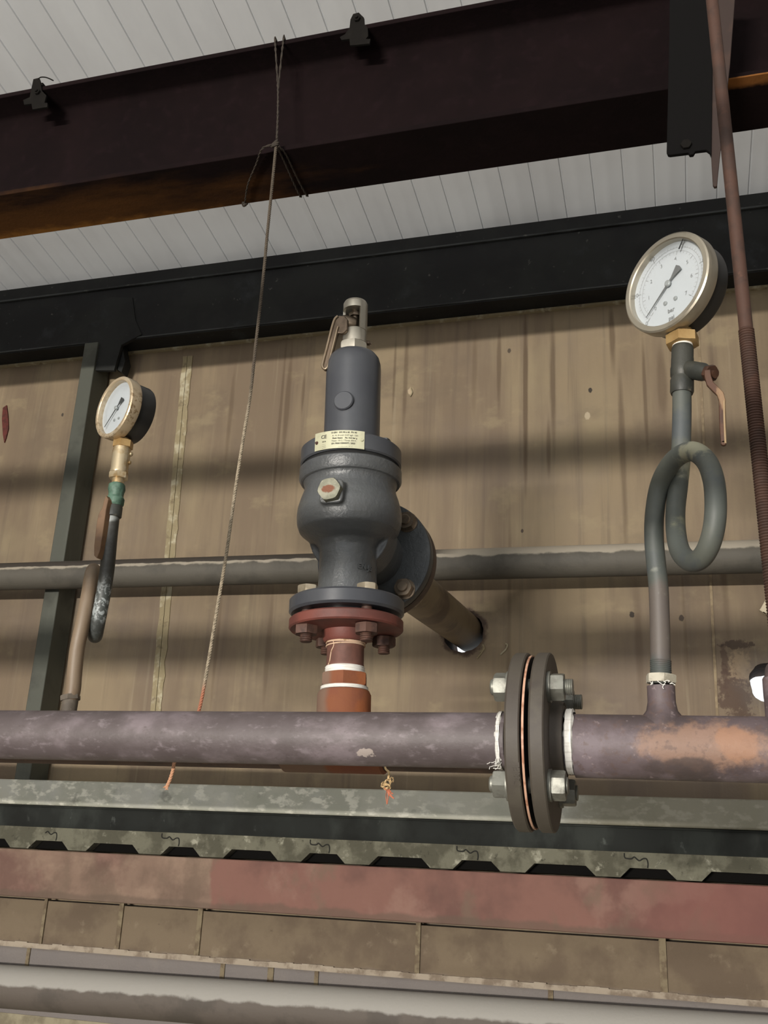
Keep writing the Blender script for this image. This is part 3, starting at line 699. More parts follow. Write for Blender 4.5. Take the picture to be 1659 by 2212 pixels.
text_mb(b, 'SI 6301  DN 40 x 65  PN 40', 0.0030, pl(w*0.22, hN*0.38), bold=0.0001)
text_mb(b, 'A: 10.18 cm2 / 0.57 kg/h  0.81', 0.0029, pl(w*0.27, hN*0.21)); text_mb(b, 'Fluid: Steam    Pe: 10.0 bar g', 0.0029, pl(w*0.25, hN*0.06), bold=0.0001)
text_mb(b, 'TSmin -10 C / TSmax 300 C', 0.0029, pl(w*0.22, -hN*0.09)); text_mb(b, 'S/N 7036110000077 / 2023', 0.0029, pl(w*0.20, -hN*0.24), bold=0.0001)
text_mb(b, '- -- --- -- ---- --- --', 0.0026, pl(w*0.28, -hN*0.42))
b.build('lettering', m_ink, np_)
b = MB(); c = plate(-w*0.90, -hN*0.05, 0); o_ = plate(-w*0.90, -hN*0.05, 0.0025); b.cyl(c, o_, 0.0028, 16, r2=0.0016); b.build('rivet', m_rustbolt, np_)
b = MB(); c = plate(w*0.90, 0, 0); o_ = plate(w*0.90, 0, 0.002); b.cyl(c, o_, 0.0028, 16, r2=0.0016); b.build('rivet', m_plate, np_)
# raised letters on the neck
b = MB()
def neck(x, y, z):
    a = math.atan2(-0.945, 0.327)+0.60 + x/nk; return A0+ax*(vz(1238)+y)+(ux*math.cos(a)+vy*math.sin(a))*(nk*1.0+z+0.0006)
text_mb(b, 'EN-JS', 0.010, neck, depth=0.0009, bold=0.0003); b.build('cast_letters', m_cast, Tv)
# cap, open slot on its left and front
rcap = vr(700, 53); zs0, zs1 = vz(717), vz(673)
def dome(b, r, z0, z1, e=0.006):
    b.lathe([(r*0.72, z0), (r*0.72, z0-0.0), (r, z0), (r, z1-e), (r-e*0.3, z1-e*0.4), (r-e, z1), (r*0.3, z1+0.0012), (0.0005, z1+0.0014)], A0, ax, 48)
b = MB(); dome(b, rcap, zs1, vz(652), 0.006)
def sector(b, r0, r1, z0, z1, a0, a1, n=24):
    vs = []; 
    for i in range(n+1):
        a = a0+(a1-a0)*i/n; d = R_*math.cos(a)+V_*math.sin(a)
        for r, z in ((r0, z0), (r1, z0), (r1, z1), (r0, z1)): vs.append(A0+d*r+ax*z)
    fs = [(i*4+q, i*4+(q+1) % 4, i*4+4+(q+1) % 4, i*4+4+q) for i in range(n) for q in range(4)]+[(3, 2, 1, 0), (n*4, n*4+1, n*4+2, n*4+3)]
    b.add(vs, fs, True)
sector(b, rcap*0.80, rcap, zs0-0.0005, zs1+0.0005, math.radians(-175), math.radians(66))
b.lathe([(rcap*0.97, vz(744)), (rcap*0.97, zs0-0.001), (rcap*0.94, zs0), (rcap*0.6, zs0)], A0, ax, 48)
b.build('cap', m_cap, Tv)
b = MB(); b.hexp(vr(755, 53)*1.20, A0+ax*vz(763.5)-R_*0.002, ax, vz(745)-vz(763.5), rot=0.42, ch=0.25); b.lathe([(rcap*1.05, vz(765.5)-0.002), (rcap*1.05, vz(763))], A0, ax); b.build('cap_nut', m_cap, Tv)
b = MB(); b.cyl(A0+ax*(zs0-0.002), A0+ax*(zs1+0.002), 0.0055, 20); b.hexp(0.0095, A0+ax*vz(685), ax, 0.006)
b.build('spindle', m_steelnut, Tv)
b = MB(); c = A0+ax*vz(702)
b.lathe([(0.0118, 0), (0.0125, 0.002), (0.0125, 0.018), (0.0115, 0.020)], c-R_*0.001-V_*0.002, (-R_*0.80+V_*0.25), 28)
b.build('lifting_cam', m_steelnut, Tv)
c = A0+ax*vz(735)+R_*(rcap*0.93)-V_*0.006
b = MB(); b.cyl(c, c+R_*0.006, 0.0038, 16, ch=0.0008); b.cyl(c+R_*0.005, c+R_*0.008, 0.0018, 12); b.build('pivot_pin', m_lever, Tv)
b = MB(); c = A0+ax*vz(762)+R_*(rcap*0.95)+V_*0.006
b.lathe([(0.0028, 0), (0.0032, 0.0015), (0.002, 0.0035)], c, (R_+V_*0.6), 14); b.build('lead_seal', m_steelnut, Tv)
# lever
YLv = A0.y-0.022
out = [(733, 681), (725, 685), (719, 700), (713, 722), (707, 745), (700, 771), (695, 786), (694.5, 793), (699, 799), (705, 799), (710, 794), (714, 778), (719, 760), (725, 735), (730, 719), (738, 721), (744, 718), (750, 712), (751, 690), (744, 682)]
q = [at(x, y, YLv) for x, y in out]
Tl = MB(); Tl.poly(q, (0, 0.006, 0)); lev = Tl.build('lever', m_lever, Tv, bevel=0.0012)
rim = [(730, 683), (723, 690), (717, 708), (711, 732), (705, 756), (699, 778), (696.5, 790), (700, 796.5), (705, 796), (709, 788), (713, 772), (718, 753), (723, 733), (727.5, 714), (730, 706)]
b = MB(); b.tube([at(x, y, YLv-0.0005) for x, y in rim], 0.0021, n=10, sub=4); b.build('lever_rim', mat('polished_bronze_rim', (140, 124, 104), [N((130, 112, 92), 50, 0.5, 0.62, 0.6)], rough=0.3, metal=0.8), lev)

# outlet flange, its companion and the vent pipe through the wall
Rof = 0.088
Of = Oc+Yo*yfl
b = MB(); b.lathe([(0.05, -0.002), (Rof-0.001, 0), (Rof, 0.002), (Rof, 0.017), (Rof-0.001, 0.019), (0.062, 0.019), (0.062, 0.021), (0.03, 0.021)], Of, Yo, 80)
b.build('outlet_flange', m_outfl, Tv)
Tp = thing('vent_pipe', 'brown steel vent pipe running from the valve outlet out through the wall hole', 'pipe', Of+Yo*0.021)
m_vent = mat('brown_vent_pipe', (112, 98, 76), [N((88, 74, 56), 10, 0.45, 0.6, 0.7), SP((62, 46, 34), Of+Yo*0.34, (0.06, 0.035, 0.06), 0.8, s=22, n=1.5), N((74, 60, 48), 16, 0.55, 0.66, 0.7)], rough=0.45, bump=0.0003, bscale=200)
m_vfl = mat('brown_companion_flange', (86, 72, 62), [N((62, 50, 42), 14, 0.45, 0.62, 0.8)], rough=0.6, bump=0.0004, bscale=200)
b = MB(); b.lathe([(0.062, 0.0), (0.062, 0.002), (Rof-0.001, 0.002), (Rof, 0.004), (Rof, 0.018), (Rof-0.002, 0.020), (0.048, 0.020), (0.040, 0.034)], Of+Yo*0.021, Yo, 80); b.build('companion_flange', m_vfl, Tp)
Pe = Vector((holeA.x-0.004, YW+0.25, Oc.z)); 
print('vent end z', Oc.z, 'hole z', holeA.z, 'Oc.x', Oc.x, 'hole x', holeA.x)
pend = Vector((at(998, 1362, YW).x, YW, at(998, 1357, YW).z)); st = Of+Yo*0.05; dv = (pend-st).normalized()
b = MB(); b.cyl(st-dv*0.02, pend+dv*0.10, 0.0375, 40); b.build('pipe_run', m_vent, Tp)
Tv_nut = []
for k in range(4):
    a = PI/4+k*PI/2; d = Vector((math.cos(a), 0, math.sin(a)))*0.0725; p = Of+d
    b = MB(); b.thread(p+Yo*(-0.019), p+Yo*0.055, 0.0075); st_ = b.build('stud', m_steelnut, Tv)
    b = MB(); b.lathe([(0.0155, 0), (0.0155, 0.0022)], p, -Yo, 32); b.hexp(0.0140, p-Yo*0.0022, -Yo, 0.012, rot=0.3*k+0.2); b.build('nut', m_steelnut, st_)
    b = MB(); b.hexp(0.0140, p+Yo*0.041, Yo, 0.012, rot=0.2); b.build('nut', m_steelnut, st_)
# inlet flange bolts
Rbc = 0.0585*Rf/0.0785*1.02
for k in range(4):
    a = math.radians(45+90*k); p = A0+(ux*math.cos(a)+vy*math.sin(a))*Rbc
    b = MB(); b.hexp(0.0142, p+ax*(g1_+0.0002), ax, 0.0105, rot=0.2+k); bo = b.build('bolt_head', m_goldzinc, Tv)
    b = MB(); b.cyl(p+ax*(zf0-0.012), p+ax*g1_, 0.0072, 16); b.thread(p+ax*(zf0-0.0225), p+ax*(zf0-0.011), 0.0082, pitch=0.0024, depth=0.0012); b.build('bolt_shank', m_rustbolt, bo)
    b = MB(); b.hexp(0.0160, p+ax*(zf0-0.0002), -ax, 0.0125, rot=0.35+k*1.2); b.build('nut', m_rustbolt, bo)
# bonnet stud ends
for k, a in enumerate((20, 160, 250, 300, 200, 340)):
    a = math.radians(a); p = A0+(ux*math.cos(a)+vy*math.sin(a))*(Rn*0.80)
    if k < 2 or k > 3: b = MB(); b.hexp(0.0095, p+ax*n1, ax, 0.006, rot=k); b.build('bonnet_nut', m_bonnet, Tv)

# ------------------------------------------------------------------ front pipe with its flange pair
rF = 0.0300
cL = at(0, 1586.5, YF); cR = at(1060, 1599.5, YF); zF = (cL.z+cR.z)/2; print('front z', cL.z, cR.z)
axz = lambda x: cL.z+(cR.z-cL.z)*(x-cL.x)/(cR.x-cL.x)
xa = xz(1068, zF, YF); xfl = xz(1088, zF, YF); 
m_front = mat('purple_grey_pipe', (88, 79, 80), [N((120, 109, 113), (14, 14, 30), 0.45, 0.66, 0.8), N((76, 67, 67), 8, 0.44, 0.62, 0.8), N((128, 118, 122), (60, 110, 110), 0.54, 0.74, 0.6), N((72, 62, 60), (120, 200, 200), 0.58, 0.72, 0.5),
     SP((170, 158, 150), at(787, 1624, YF-rF), (0.010, 0.1, 0.004), 0.75, s=220, n=2.6, soft=0.15), dict(c=(76, 62, 56), k='zabove', z=zF-0.017, inv=True, n=0.018, s=24, soft=0.006, a=0.0)], rough=0.55, bump=0.0004, bscale=260)
m_front2 = mat('mottled_tee_pipe', (92, 80, 82), [N((112, 100, 105), 16, 0.46, 0.64, 0.8), N((68, 58, 58), 12, 0.46, 0.60, 0.8), N((140, 126, 126), 120, 0.60, 0.70, 0.6),
     SP((142, 112, 94), at(1515, 1610, YF-0.035), (0.062, 0.2, 0.022), 0.75, s=75, n=1.7, soft=0.3), N((92, 74, 68), 110, 0.52, 0.66, 0.6), SP((150, 112, 88), at(1590, 1604, YF-0.035), (0.020, 0.2, 0.016), 0.75, s=70, n=1.6, soft=0.2),
     SP((70, 60, 58), at(1475, 1655, YF-0.035), (0.035, 0.2, 0.009), 0.8, s=40, n=1.6)], rough=0.6, bump=0.0005, bscale=220)
Tf = thing('front_pipe', 'purple-grey front pipe crossing the whole picture, with a bolted flange pair', 'pipe', (xfl, YF, zF-rF))
p0 = Vector((XL, YF, axz(XL))); p1 = Vector((xfl+0.004, YF, axz(xfl)))
b = MB(); b.cyl(p0, p1, rF, 64); b.build('left_run', m_front, Tf)
Xd = (p1-p0).normalized()
c0 = Vector((0, YF, 0)); 
def fx(px, py=1606): 
    X = xz(px, zF, YF); return Vector((X, YF, axz(X)))
m_flange = mat('brown_painted_flange', (72, 66, 58), [N((62, 55, 50), 12, 0.45, 0.62, 0.7), N((80, 75, 65), 20, 0.56, 0.7, 0.6)], rough=0.62, bump=0.0002, bscale=260)
# flange discs seen almost edge on: front rims located on their near side
def fxr(px, off): # axis point whose near rim (Y-off) shows at px
    X = xz(px, zF, YF-off); return Vector((X, YF, axz(X)))
RF = 0.0945
fa0, fa1 = fxr(1087, RF), fxr(1120.5, RF)
fb0, fb1 = fxr(1139.5, RF), fxr(1173, RF)
print('flange', (fa1-fa0).length, (fb0-fa1).length, (fb1-fb0).length)
def disc(a, c, r, e=0.0022):
    b = MB(); L = (c-a).length; b.lathe([(rF, 0), (r-e, 0), (r, e), (r, L-e*0.6), (r-e*0.6, L), (rF, L)], a, Xd, 96); return b
d1 = disc(fa0, fa1, RF)
d1.lathe([(rF+0.001, 0), (rF+0.006, 0.008)], fa0-Xd*0.008, Xd, 48)
fl1 = d1.build('flange', m_flange, Tf)
d2 = disc(fb0, fb1, RF); hub = fxr(1213, 0.038)-fb1
d2.lathe([(0.046, 0), (0.041, 0.012), (0.039, hub.length-0.002), (0.0375, hub.length)], fb1, Xd, 64)
fl2 = d2.build('flange', m_flange, Tf)
b = MB(); b.lathe([(0.06, 0), (0.06, (fb0-fa1).length)], fa1, Xd, 64); b.build('raised_face', mat('black_gap', (18, 18, 20), rough=0.7), Tf)
ga, gb = fxr(1124.5, RF), fxr(1129.5, RF)
lg = (gb-ga).length
b = MB(); b.lathe([(0.05, 0.0002), (RF-0.0042, 0.0002), (RF-0.0042, lg-0.0002), (0.05, lg-0.0002)], ga, Xd, 96); b.build('gasket', mat('graphite_gasket', (22, 22, 24), rough=0.6), Tf)
b = MB(); b.lathe([(RF-0.0045, 0), (RF-0.0030, 0), (RF-0.0027, lg*0.5), (RF-0.0030, lg), (RF-0.0045, lg)], ga, Xd, 96, cap=False, jit=0.0002)
b.build('gasket_edge', mat('copper_gasket_edge', (190, 150, 126), [N((158, 112, 88), 60, 0.5, 0.64)], rough=0.5), Tf)
b = MB()
def rimt(x, y, z):
    a = -PI/2-0.34+y/RF*-1; return fa0+Xd*(0.0088+x)+Vector((0, math.sin(a)*1, math.cos(a)))*0
def rimtext(x, y, z):
    th = -0.47 + x/RF                                     # angle below the horizontal on the near side
    d = Vector((0, -math.cos(th), math.sin(th))); return fa0+Xd*(0.012-y*1.0)+d*(RF+z-0.0004)
text_mb(b, 'DREL', 0.0105, lambda x, y, z: rimtext(x, y, z), depth=0.0008, bold=0.0002); b.build('stamped_letters', m_flange, fl1)
# bolts of the flange pair
rb = 0.0705; La = (fb1-fa0).length
for k in range(4):
    a = math.radians(45+90*k); d = Vector((0, math.cos(a), math.sin(a)))*rb; p = fa0+d; q = fb1+d
    b = MB(); b.lathe([(0.0165, 0), (0.0165, 0.003)], p, -Xd, 36); b.hexp(0.0152, p-Xd*0.003, -Xd, 0.0135, rot=0.1+0.4*k); bo = b.build('bolt', m_zinc, Tf)
    b = MB(); b.cyl(p-Xd*0.021, q+Xd*0.006, 0.0085, 24, ch=0.0015); b.build('bolt_shank', m_zinc, bo)
    b = MB(); b.lathe([(0.0165, 0), (0.0165, 0.003)], q, Xd, 36); b.hexp(0.0152, q+Xd*0.003, Xd, 0.014, rot=0.3*k); b.build('nut', m_zinc, bo)
    b = MB(); b.thread(q+Xd*0.005, q+Xd*(0.0195 if k in (2, 3) else 0.026), 0.0085); b.build('bolt_thread', m_zinc, bo)
# thread tape on both sides
def xtape(pa_, pc_, r, parent, rag=0.001):
    a, c = fxr(pa_, r), fxr(pc_, r); b = MB(); L = (c-a).length; n = 72; k = 6; vs = []; fs = []
    for j in range(k+1):
        for i in range(n):
            an = 2*PI*i/n; t = j/k
            off = rag*noise.noise(Vector((math.cos(an)*4, math.sin(an)*4, 7*t)))*(1.6 if j in (0, k) else 0.2)
            rr_ = r+0.0010+(0.0006 if j % 2 else 0)+0.0006*noise.noise(Vector((an*3, t*9, 2)))-(0.003 if j in (0, k) else 0)
            vs.append(a+Xd*(L*t+off)+Vector((0, math.cos(an), math.sin(an)))*rr_)
    for j in range(k):
        for i in range(n): fs.append((j*n+i, j*n+(i+1) % n, (j+1)*n+(i+1) % n, (j+1)*n+i))
    b.add(vs, fs, True); return b.build('thread_tape', m_tape, parent)
xtape(1068, 1079, rF, Tf, 0.003); 
b = MB(); random.seed(3)
for i in range(9):
    s = fxr(1070+random.uniform(0, 8), rF)+Vector((0, -math.cos(-0.75-0.05*i), math.sin(-0.75-0.05*i)))*(rF+0.001); P = [s]
    for j in range(5): P.append(P[-1]+Vector((random.uniform(-.0035, .0012), random.uniform(-.002, .001), random.uniform(-.003, .0012))))
    b.tube(P, 0.00035, n=5, sub=4)
b.build('tape_shreds', m_tape, Tf)
# right run: heavier tee section
rG = 0.0332
r0_ = fxr(1236, rG); zr = at(1250, 1611, YF).z; zr2 = at(1659, 1619.5, YF).z; print('right z', r0_.z, zr, zr2)
q0 = Vector((r0_.x, YF, zr)); q1 = Vector((XR, YF, zr+(zr2-zr)*(XR-q0.x)/(at(1659, 1619, YF).x-q0.x)))
b = MB(); b.cyl(q0, q1, rG, 64)
Xs = xz(1428, zr+0.06, YF)
zs_ = at(1428, 1476, YF-0.02).z
mpS = mpp((Xs, YF, zs_)); rso = 29.5*mpS
b.lathe([(rso*1.9, zr+rG*0.55-zs_), (rso*1.45, zr+rG*0.93-zs_), (rso*1.12, zr+rG*1.12-zs_), (rso, zr+rG*1.4-zs_), (rso, 0)], (Xs, YF, zs_), (0, 0, 1), 48)
rr_run = b.build('right_run', m_front2, Tf)
b = MB(); b.cyl(Vector((fb1+hub)), q0+Xd*0.005, rG*0.93, 48); b.build('threaded_end', m_front2, Tf)
xtape(1216, 1236, rG, Tf, 0.0015)
# stub riser at the right edge
Xr = xz(1677, zr+0.08, YF); b = MB(); hs = at(1677, 1448, YF).z
b.tube([(Xr, YF, zr), (Xr, YF, zr+0.07), (Xr, YF, hs-0.03), (Xr+0.003, YF+0.01, hs-0.008), (Xr+0.006, YF+0.035, hs+0.004), (Xr+0.01, YF+0.08, hs+0.004)], 0.0145, n=32, sub=8)
b.build('stub_elbow', m_front2, Tf)

# ------------------------------------------------------------------ right siphon, cock and gauge
Ts = thing('siphon_pipe', 'grey pigtail siphon pipe looping up from the front pipe tee to the big gauge', 'siphon pipe', (Xs, YF, zs_))
m_siph = mat('grey_green_siphon', (76, 80, 76), [N((90, 92, 84), 10, 0.45, 0.62, 0.7), N((64, 70, 76), 12, 0.5, 0.64, 0.7), SP((98, 84, 78), at(1425, 1340, YF), (0.03, 0.05, 0.04), 0.6, s=30, n=1.5),
     SP((146, 144, 122), at(1530, 985, YF-0.06), (0.028, 0.2, 0.016), 0.7, s=70, n=2.0), SP((150, 148, 118), at(1466, 1185, YF+0.03), (0.012, 0.06, 0.026), 0.7, s=60, n=1.4), N((132, 134, 124), 40, 0.64, 0.74, 0.5)], rough=0.55, bump=0.0002, bscale=240)
rS = 0.0107
PS = [(1428, 1478, 1.10), (1427, 1440, 1.10), (1426, 1380, 1.10), (1424.5, 1320, 1.10), (1422, 1262, 1.10), (1417, 1215, 1.10), (1413, 1165, 1.10), (1414, 1112, 1.096), (1423, 1055, 1.088), (1440, 1015, 1.072), (1464, 987, 1.05), (1496, 975, 1.022),
      (1525, 995, 1.0), (1541, 1035, .985), (1546, 1085, .978), (1543, 1135, .980), (1531, 1180, .990), (1512, 1208, 1.008), (1490, 1212, 1.03), (1470, 1192, 1.055), (1461, 1155, 1.075), (1459, 1105, 1.085), (1465, 1050, 1.088), (1470, 1000, 1.088), (1472, 940, 1.088), (1473, 890, 1.088), (1473, 846, 1.088)]
b = MB(); b.tube([at(*p) for p in PS], rS, n=32, sub=6); b.build('siphon_tube', m_siph, Ts)
b = MB(); b.thread(at(1427.5, 1462, YF), at(1427, 1426, YF), rS+0.0006, pitch=0.0019, depth=0.0009, n=32); b.build('tube_thread', m_siph, Ts)
b = MB(); a = at(1428, 1476, YF); c = at(1428, 1458, YF); b.hexp(33.5*mpp(a), a, (c-a), (c-a).length, rot=0.2); b.build('lock_nut', mat('chalky_lock_nut', (178, 172, 156), [N((132, 126, 110), 60, 0.48, 0.62, 0.7)], rough=0.6), Ts)
b = MB(); random.seed(5)
for i in range(6):
    P = [at(1398+random.uniform(-2, 55), 1478, YF)+V_*0.016+Vector((0, 0, 0))]
    P[0] = a+Vector((math.cos(-2.6+i*0.4), math.sin(-2.6+i*0.4), 0))*rso*1.0
    for j in range(4): P.append(P[-1]+Vector((random.uniform(-.003, .003), random.uniform(-.002, .000), random.uniform(-.003, .001))))
    b.tube(P, 0.0004, n=5, sub=3)
b.build('tape_shreds', m_tape, Ts)
# cock
YS1 = 1.088
def sp(px, py, Y=YS1): return at(px, py, Y)
c0_ = sp(1473, 850); c1_ = sp(1474.5, 747); sa = (c1_-c0_).normalized()
sl = lambda py: (sp(1473, py)-c0_).dot(sa)
Tk = thing('gauge_cock', 'dark taped ball cock with a rusty drop handle, under the big gauge', 'valve', c0_)
m_cock = mat('grimy_cock_body', (56, 56, 50), [N((42, 44, 41), 30, 0.42, 0.6, 0.8), N((110, 104, 92), 50, 0.62, 0.72, 0.6)], rough=0.5, bump=0.0004, bscale=260)
kr = lambda w_: w_/2*mpp(c0_)
b = MB(); b.lathe([(kr(46), sl(851)), (kr(50), sl(846)), (kr(50), sl(822)), (kr(46), sl(818)), (kr(46), sl(815)), (kr(50), sl(812)), (kr(50.5), sl(797)), (kr(48), sl(792)), (kr(48), sl(776)), (kr(47), sl(774)), (kr(47), sl(754)), (kr(43), sl(749)), (kr(36), sl(748))], c0_, sa, 40)
h0 = sp(1480, 797); h1 = sp(1531, 806, 1.06); b.lathe([(0.0105, 0), (0.0105, (h1-h0).length*0.75), (0.007, (h1-h0).length)], h0, h1-h0, 28)
b.build('cock_body', m_cock, Tk)
tb = MB(); tb.lathe([(kr(40), sl(851)), (kr(43), sl(849)), (kr(43.5), sl(842)), (kr(44), sl(838))], c0_, sa, 40, jit=0.0002); tb.build('thread_tape', m_tape, Tk)
tb = MB(); tb.lathe([(kr(36), sl(751)), (kr(44), sl(749)), (kr(42), sl(743)), (kr(36), sl(741))], c0_, sa, 40, jit=0.0002); tb.build('thread_tape', m_tape, Tk)
hd = (h1-h0).normalized()
m_handle = mat('rusty_handle', (80, 54, 40), [N((58, 39, 30), 40, 0.45, 0.62, 0.7), N((150, 122, 92), (60, 60, 14), 0.58, 0.7, 0.7)], rough=0.5, metal=0.3, bump=0.0002, bscale=300)
b = MB(); b.hexp(0.0100, h1-hd*0.001, hd, 0.007, rot=0.4)
b.cyl(h1+hd*0.005, h1+hd*0.012, 0.0045, 14); b.build('handle_nut', m_handle, Tk)
b = MB(); Hh = [(1528, 800), (1529, 814), (1534, 830), (1546, 842), (1556, 852), (1560, 866), (1560.5, 900), (1562, 935), (1563, 958)]
HP = [at(x, y, 1.055-0.004) for x, y in Hh]
wd_ = [13, 14, 15, 15, 14.5, 14, 14, 13.5, 11]
vs = []; 
for i, p in enumerate(HP):
    t_ = (HP[min(i+1, 8)]-HP[max(i-1, 0)]).normalized(); nrm = t_.cross(Vector((0, 1, 0))).normalized(); w_ = wd_[i]/2*mpp(p)
    for s1, s2 in ((-1, -1), (1, -1), (1, 1), (-1, 1)): vs.append(p+nrm*w_*s1+Vector((0, 0.0022*s2, 0)))
fs = [(i*4+q, i*4+(q+1) % 4, i*4+4+(q+1) % 4, i*4+4+q) for i in range(8) for q in range(4)]+[(3, 2, 1, 0), (32, 33, 34, 35)]
b.add(vs, fs); b.cyl(HP[-1]+Vector((0, -0.0022, 0)), HP[-1]+Vector((0, 0.0022, 0)), 0.0030, 20)
hb = b.build('handle', m_handle, Tk, bevel=0.0008)
b = MB(); b.tube([at(x+4.2, y, 1.055-0.0062) for x, y in Hh[5:]], 0.0012, n=8, sub=4); b.build('handle_rib', mat('bright_handle_edge', (170, 146, 114), rough=0.35, metal=0.5), hb)

def gauge(name, label, grp, stem, ang, R, depth, bez_m, stem_m, hexw, hexh, rise, ptr, labels, small, twist=0.0):
    """stem = world point at the underside of the brass hex; face towards local -y"""
    T0 = Matrix.Translation(stem) @ Matrix.Rotation(-ang, 4, 'Z') @ Matrix.Rotation(twist, 4, 'Y')
    T = thing(name, label, 'gauge', T0); 
    if grp: T['group'] = grp
    zc = rise+R; L = lambda: MB(T0)
    yf = -0.026
    cm = bez_m['case']; 
    b = L(); b.lathe([(R*0.90, 0.0), (R*0.945, -0.004), (R*0.945, -0.030), (R*0.945, -depth+0.004), (R*0.91, -depth)], (0, yf+0.006, zc), (0, -1, 0), 72) if False else b.lathe([(R*0.93, 0.0), (R*0.935, depth-0.003), (R*0.915, depth)], (0, yf+0.012, zc), (0, 1, 0), 72)
    b.build('case', cm, T)
    b = L(); b.lathe([(R*0.865, 0.010), (R*0.865, 0.0012), (R*0.885, 0.0), (R*0.965, 0.0), (R*0.995, 0.0015), (R, 0.004), (R, 0.0165), (R*0.985, 0.0185), (R*0.93, 0.019)], (0, yf, zc), (0, 1, 0), 96, cap=False)
    b.build('bezel', bez_m['bezel'], T)
    b = L(); b.lathe([(R*0.872, 0.0), (R*0.872, 0.0015)], (0, yf+0.009, zc), (0, 1, 0), 72)
    dl = b.build('dial', bez_m['dial'], T)
    # markings as thin printed shapes on the dial
    yd = yf+0.009-0.0003
    b = L()
    def tick(an, r0, r1, w):
        s, c = math.sin(an), math.cos(an)
        b.add([(s*r0-c*w, yd, zc+c*r0+s*w), (s*r1-c*w, yd, zc+c*r1+s*w), (s*r1+c*w, yd, zc+c*r1-s*w), (s*r0+c*w, yd, zc+c*r0-s*w)], [(0, 1, 2, 3)])
    A = lambda v: math.radians(225+270*v)
    for i in range(51): tick(A(i/50), R*0.74, R*(0.79 if i % 5 == 0 else 0.765), R*0.0035)
    for i in range(6): tick(A(i/5), R*0.70, R*0.79, R*0.007)
    n = 80
    for rr_ in (0.665, 0.735):
        vs = []
        for i in range(n+1):
            a = A(i/n)
            for q in (rr_, rr_+0.006): vs.append((math.sin(a)*R*q, yd, zc+math.cos(a)*R*q))
        b.add(vs, [(2*i, 2*i+1, 2*i+3, 2*i+2) for i in range(n)])
    for i in range(36): tick(A(i/35), R*0.62, R*0.66, R*0.003)
    for i in range(8): tick(A(i/7), R*0.59, R*0.66, R*0.006)
    if not small:
        for v, s in labels:
            a = A(v); text_mb(b, s, R*0.125, lambda x, y, z, a=a: (math.sin(a)*R*0.55*0+math.sin(a)*R*0.825*0+math.sin(a)*R*0.845*1.0*0.985+x*math.cos(0), yd-abs(z)*0.1, zc+math.cos(a)*R*0.83+y), depth=0.0001)
        for i in range(8):
            a = A(i/7); text_mb(b, str(i), R*0.11, lambda x, y, z, a=a: (math.sin(a)*R*0.51+x, yd-abs(z)*0.1, zc+math.cos(a)*R*0.51+y), depth=0.0001)
        text_mb(b, 'bar', R*0.12, lambda x, y, z: (x-R*0.0, yd-abs(z)*0.1, zc-R*0.56+y), depth=0.0001, bold=0.0002)
        text_mb(b, 'psi', R*0.12, lambda x, y, z: (x-R*0.0, yd-abs(z)*0.1, zc-R*0.72+y), depth=0.0001, bold=0.0002)
    b.build('dial_print', bez_m['print'], dl)
    # screws
    for sx in (-1, 1):
        b = L(); b.lathe([(R*0.045, 0), (R*0.04, 0.0012), (R*0.02, 0.0016)], (sx*R*0.12, yd, zc-R*0.36), (0, -1, 0), 16); b.build('dial_screw', bez_m['screw'], dl)
    # pointer
    a = A(ptr); s, c = math.sin(a), math.cos(a); yp = yd-0.0035
    P2 = lambda r, w_: (s*r+c*w_, yp, zc+c*r-s*w_)
    b = L(); pts = [P2(R*0.74, 0.0002), P2(0, R*0.018), P2(-R*0.12, R*0.02), P2(-R*0.36, R*0.085), P2(-R*0.38, 0), P2(-R*0.36, -R*0.085), P2(-R*0.12, -R*0.02), P2(0, -R*0.018), P2(R*0.74, -0.0002)]
    b.poly(pts, (0, 0.0008, 0)); pt = b.build('pointer', bez_m['pointer'], T)
    b = L(); b.lathe([(R*0.065, 0), (R*0.065, 0.002), (R*0.05, 0.003)], (0, yp+0.0009, zc), (0, -1, 0), 24); b.cyl((0, yp, zc), (0, yd+0.001, zc), R*0.03, 12); b.build('pointer_hub', bez_m['screw'], pt)
    if not small:
        b = L(); a2 = A(0.615); yq = yf+0.0024
        s, c = math.sin(a2), math.cos(a2); w_ = R*0.014
        b.poly([(s*R*0.66-c*w_*1.4, yq, zc+c*R*0.66+s*w_*1.4), (s*R*0.86-c*w_*.6, yq, zc+c*R*0.86+s*w_*.6), (s*R*0.86+c*w_*.6, yq, zc+c*R*0.86-s*w_*.6), (s*R*0.66+c*w_, yq, zc+c*R*0.66-s*w_)], (0, 0.0003, 0)); b.build('limit_mark', bez_m['mark'], T)
    b = L(); b.lathe([(R*0.872, 0.0), (R*0.872, 0.0012)], (0, yf+0.0030, zc), (0, 1, 0), 72); b.build('glass', bez_m['glass'], T)
    b = L(); b.hexp(hexw, (0, 0, 0), (0, 0, 1), hexh, rot=bez_m.get('hexrot', 0.5), ch=0.03); b.cyl((0, 0, hexh*0.9), (0, 0, rise+0.006), R*0.2, 20); b.build('brass_stem', stem_m, T)
    return T
m_glass = bpy.data.materials.new('gauge_glass'); m_glass.use_nodes = True
_nt = m_glass.node_tree; _nt.nodes.remove(_nt.nodes['Principled BSDF']); _o = _nt.nodes['Material Output']
_tr = nd(_nt, 'ShaderNodeBsdfTransparent'); _gl = nd(_nt, 'ShaderNodeBsdfGlossy'); _gl.inputs['Roughness'].default_value = 0.05
_lw = nd(_nt, 'ShaderNodeLayerWeight'); _pw = nd(_nt, 'ShaderNodeMath', operation='POWER'); _nt.links.new(_lw.outputs['Facing'], _pw.inputs[0]); _pw.inputs[1].default_value = 4.0
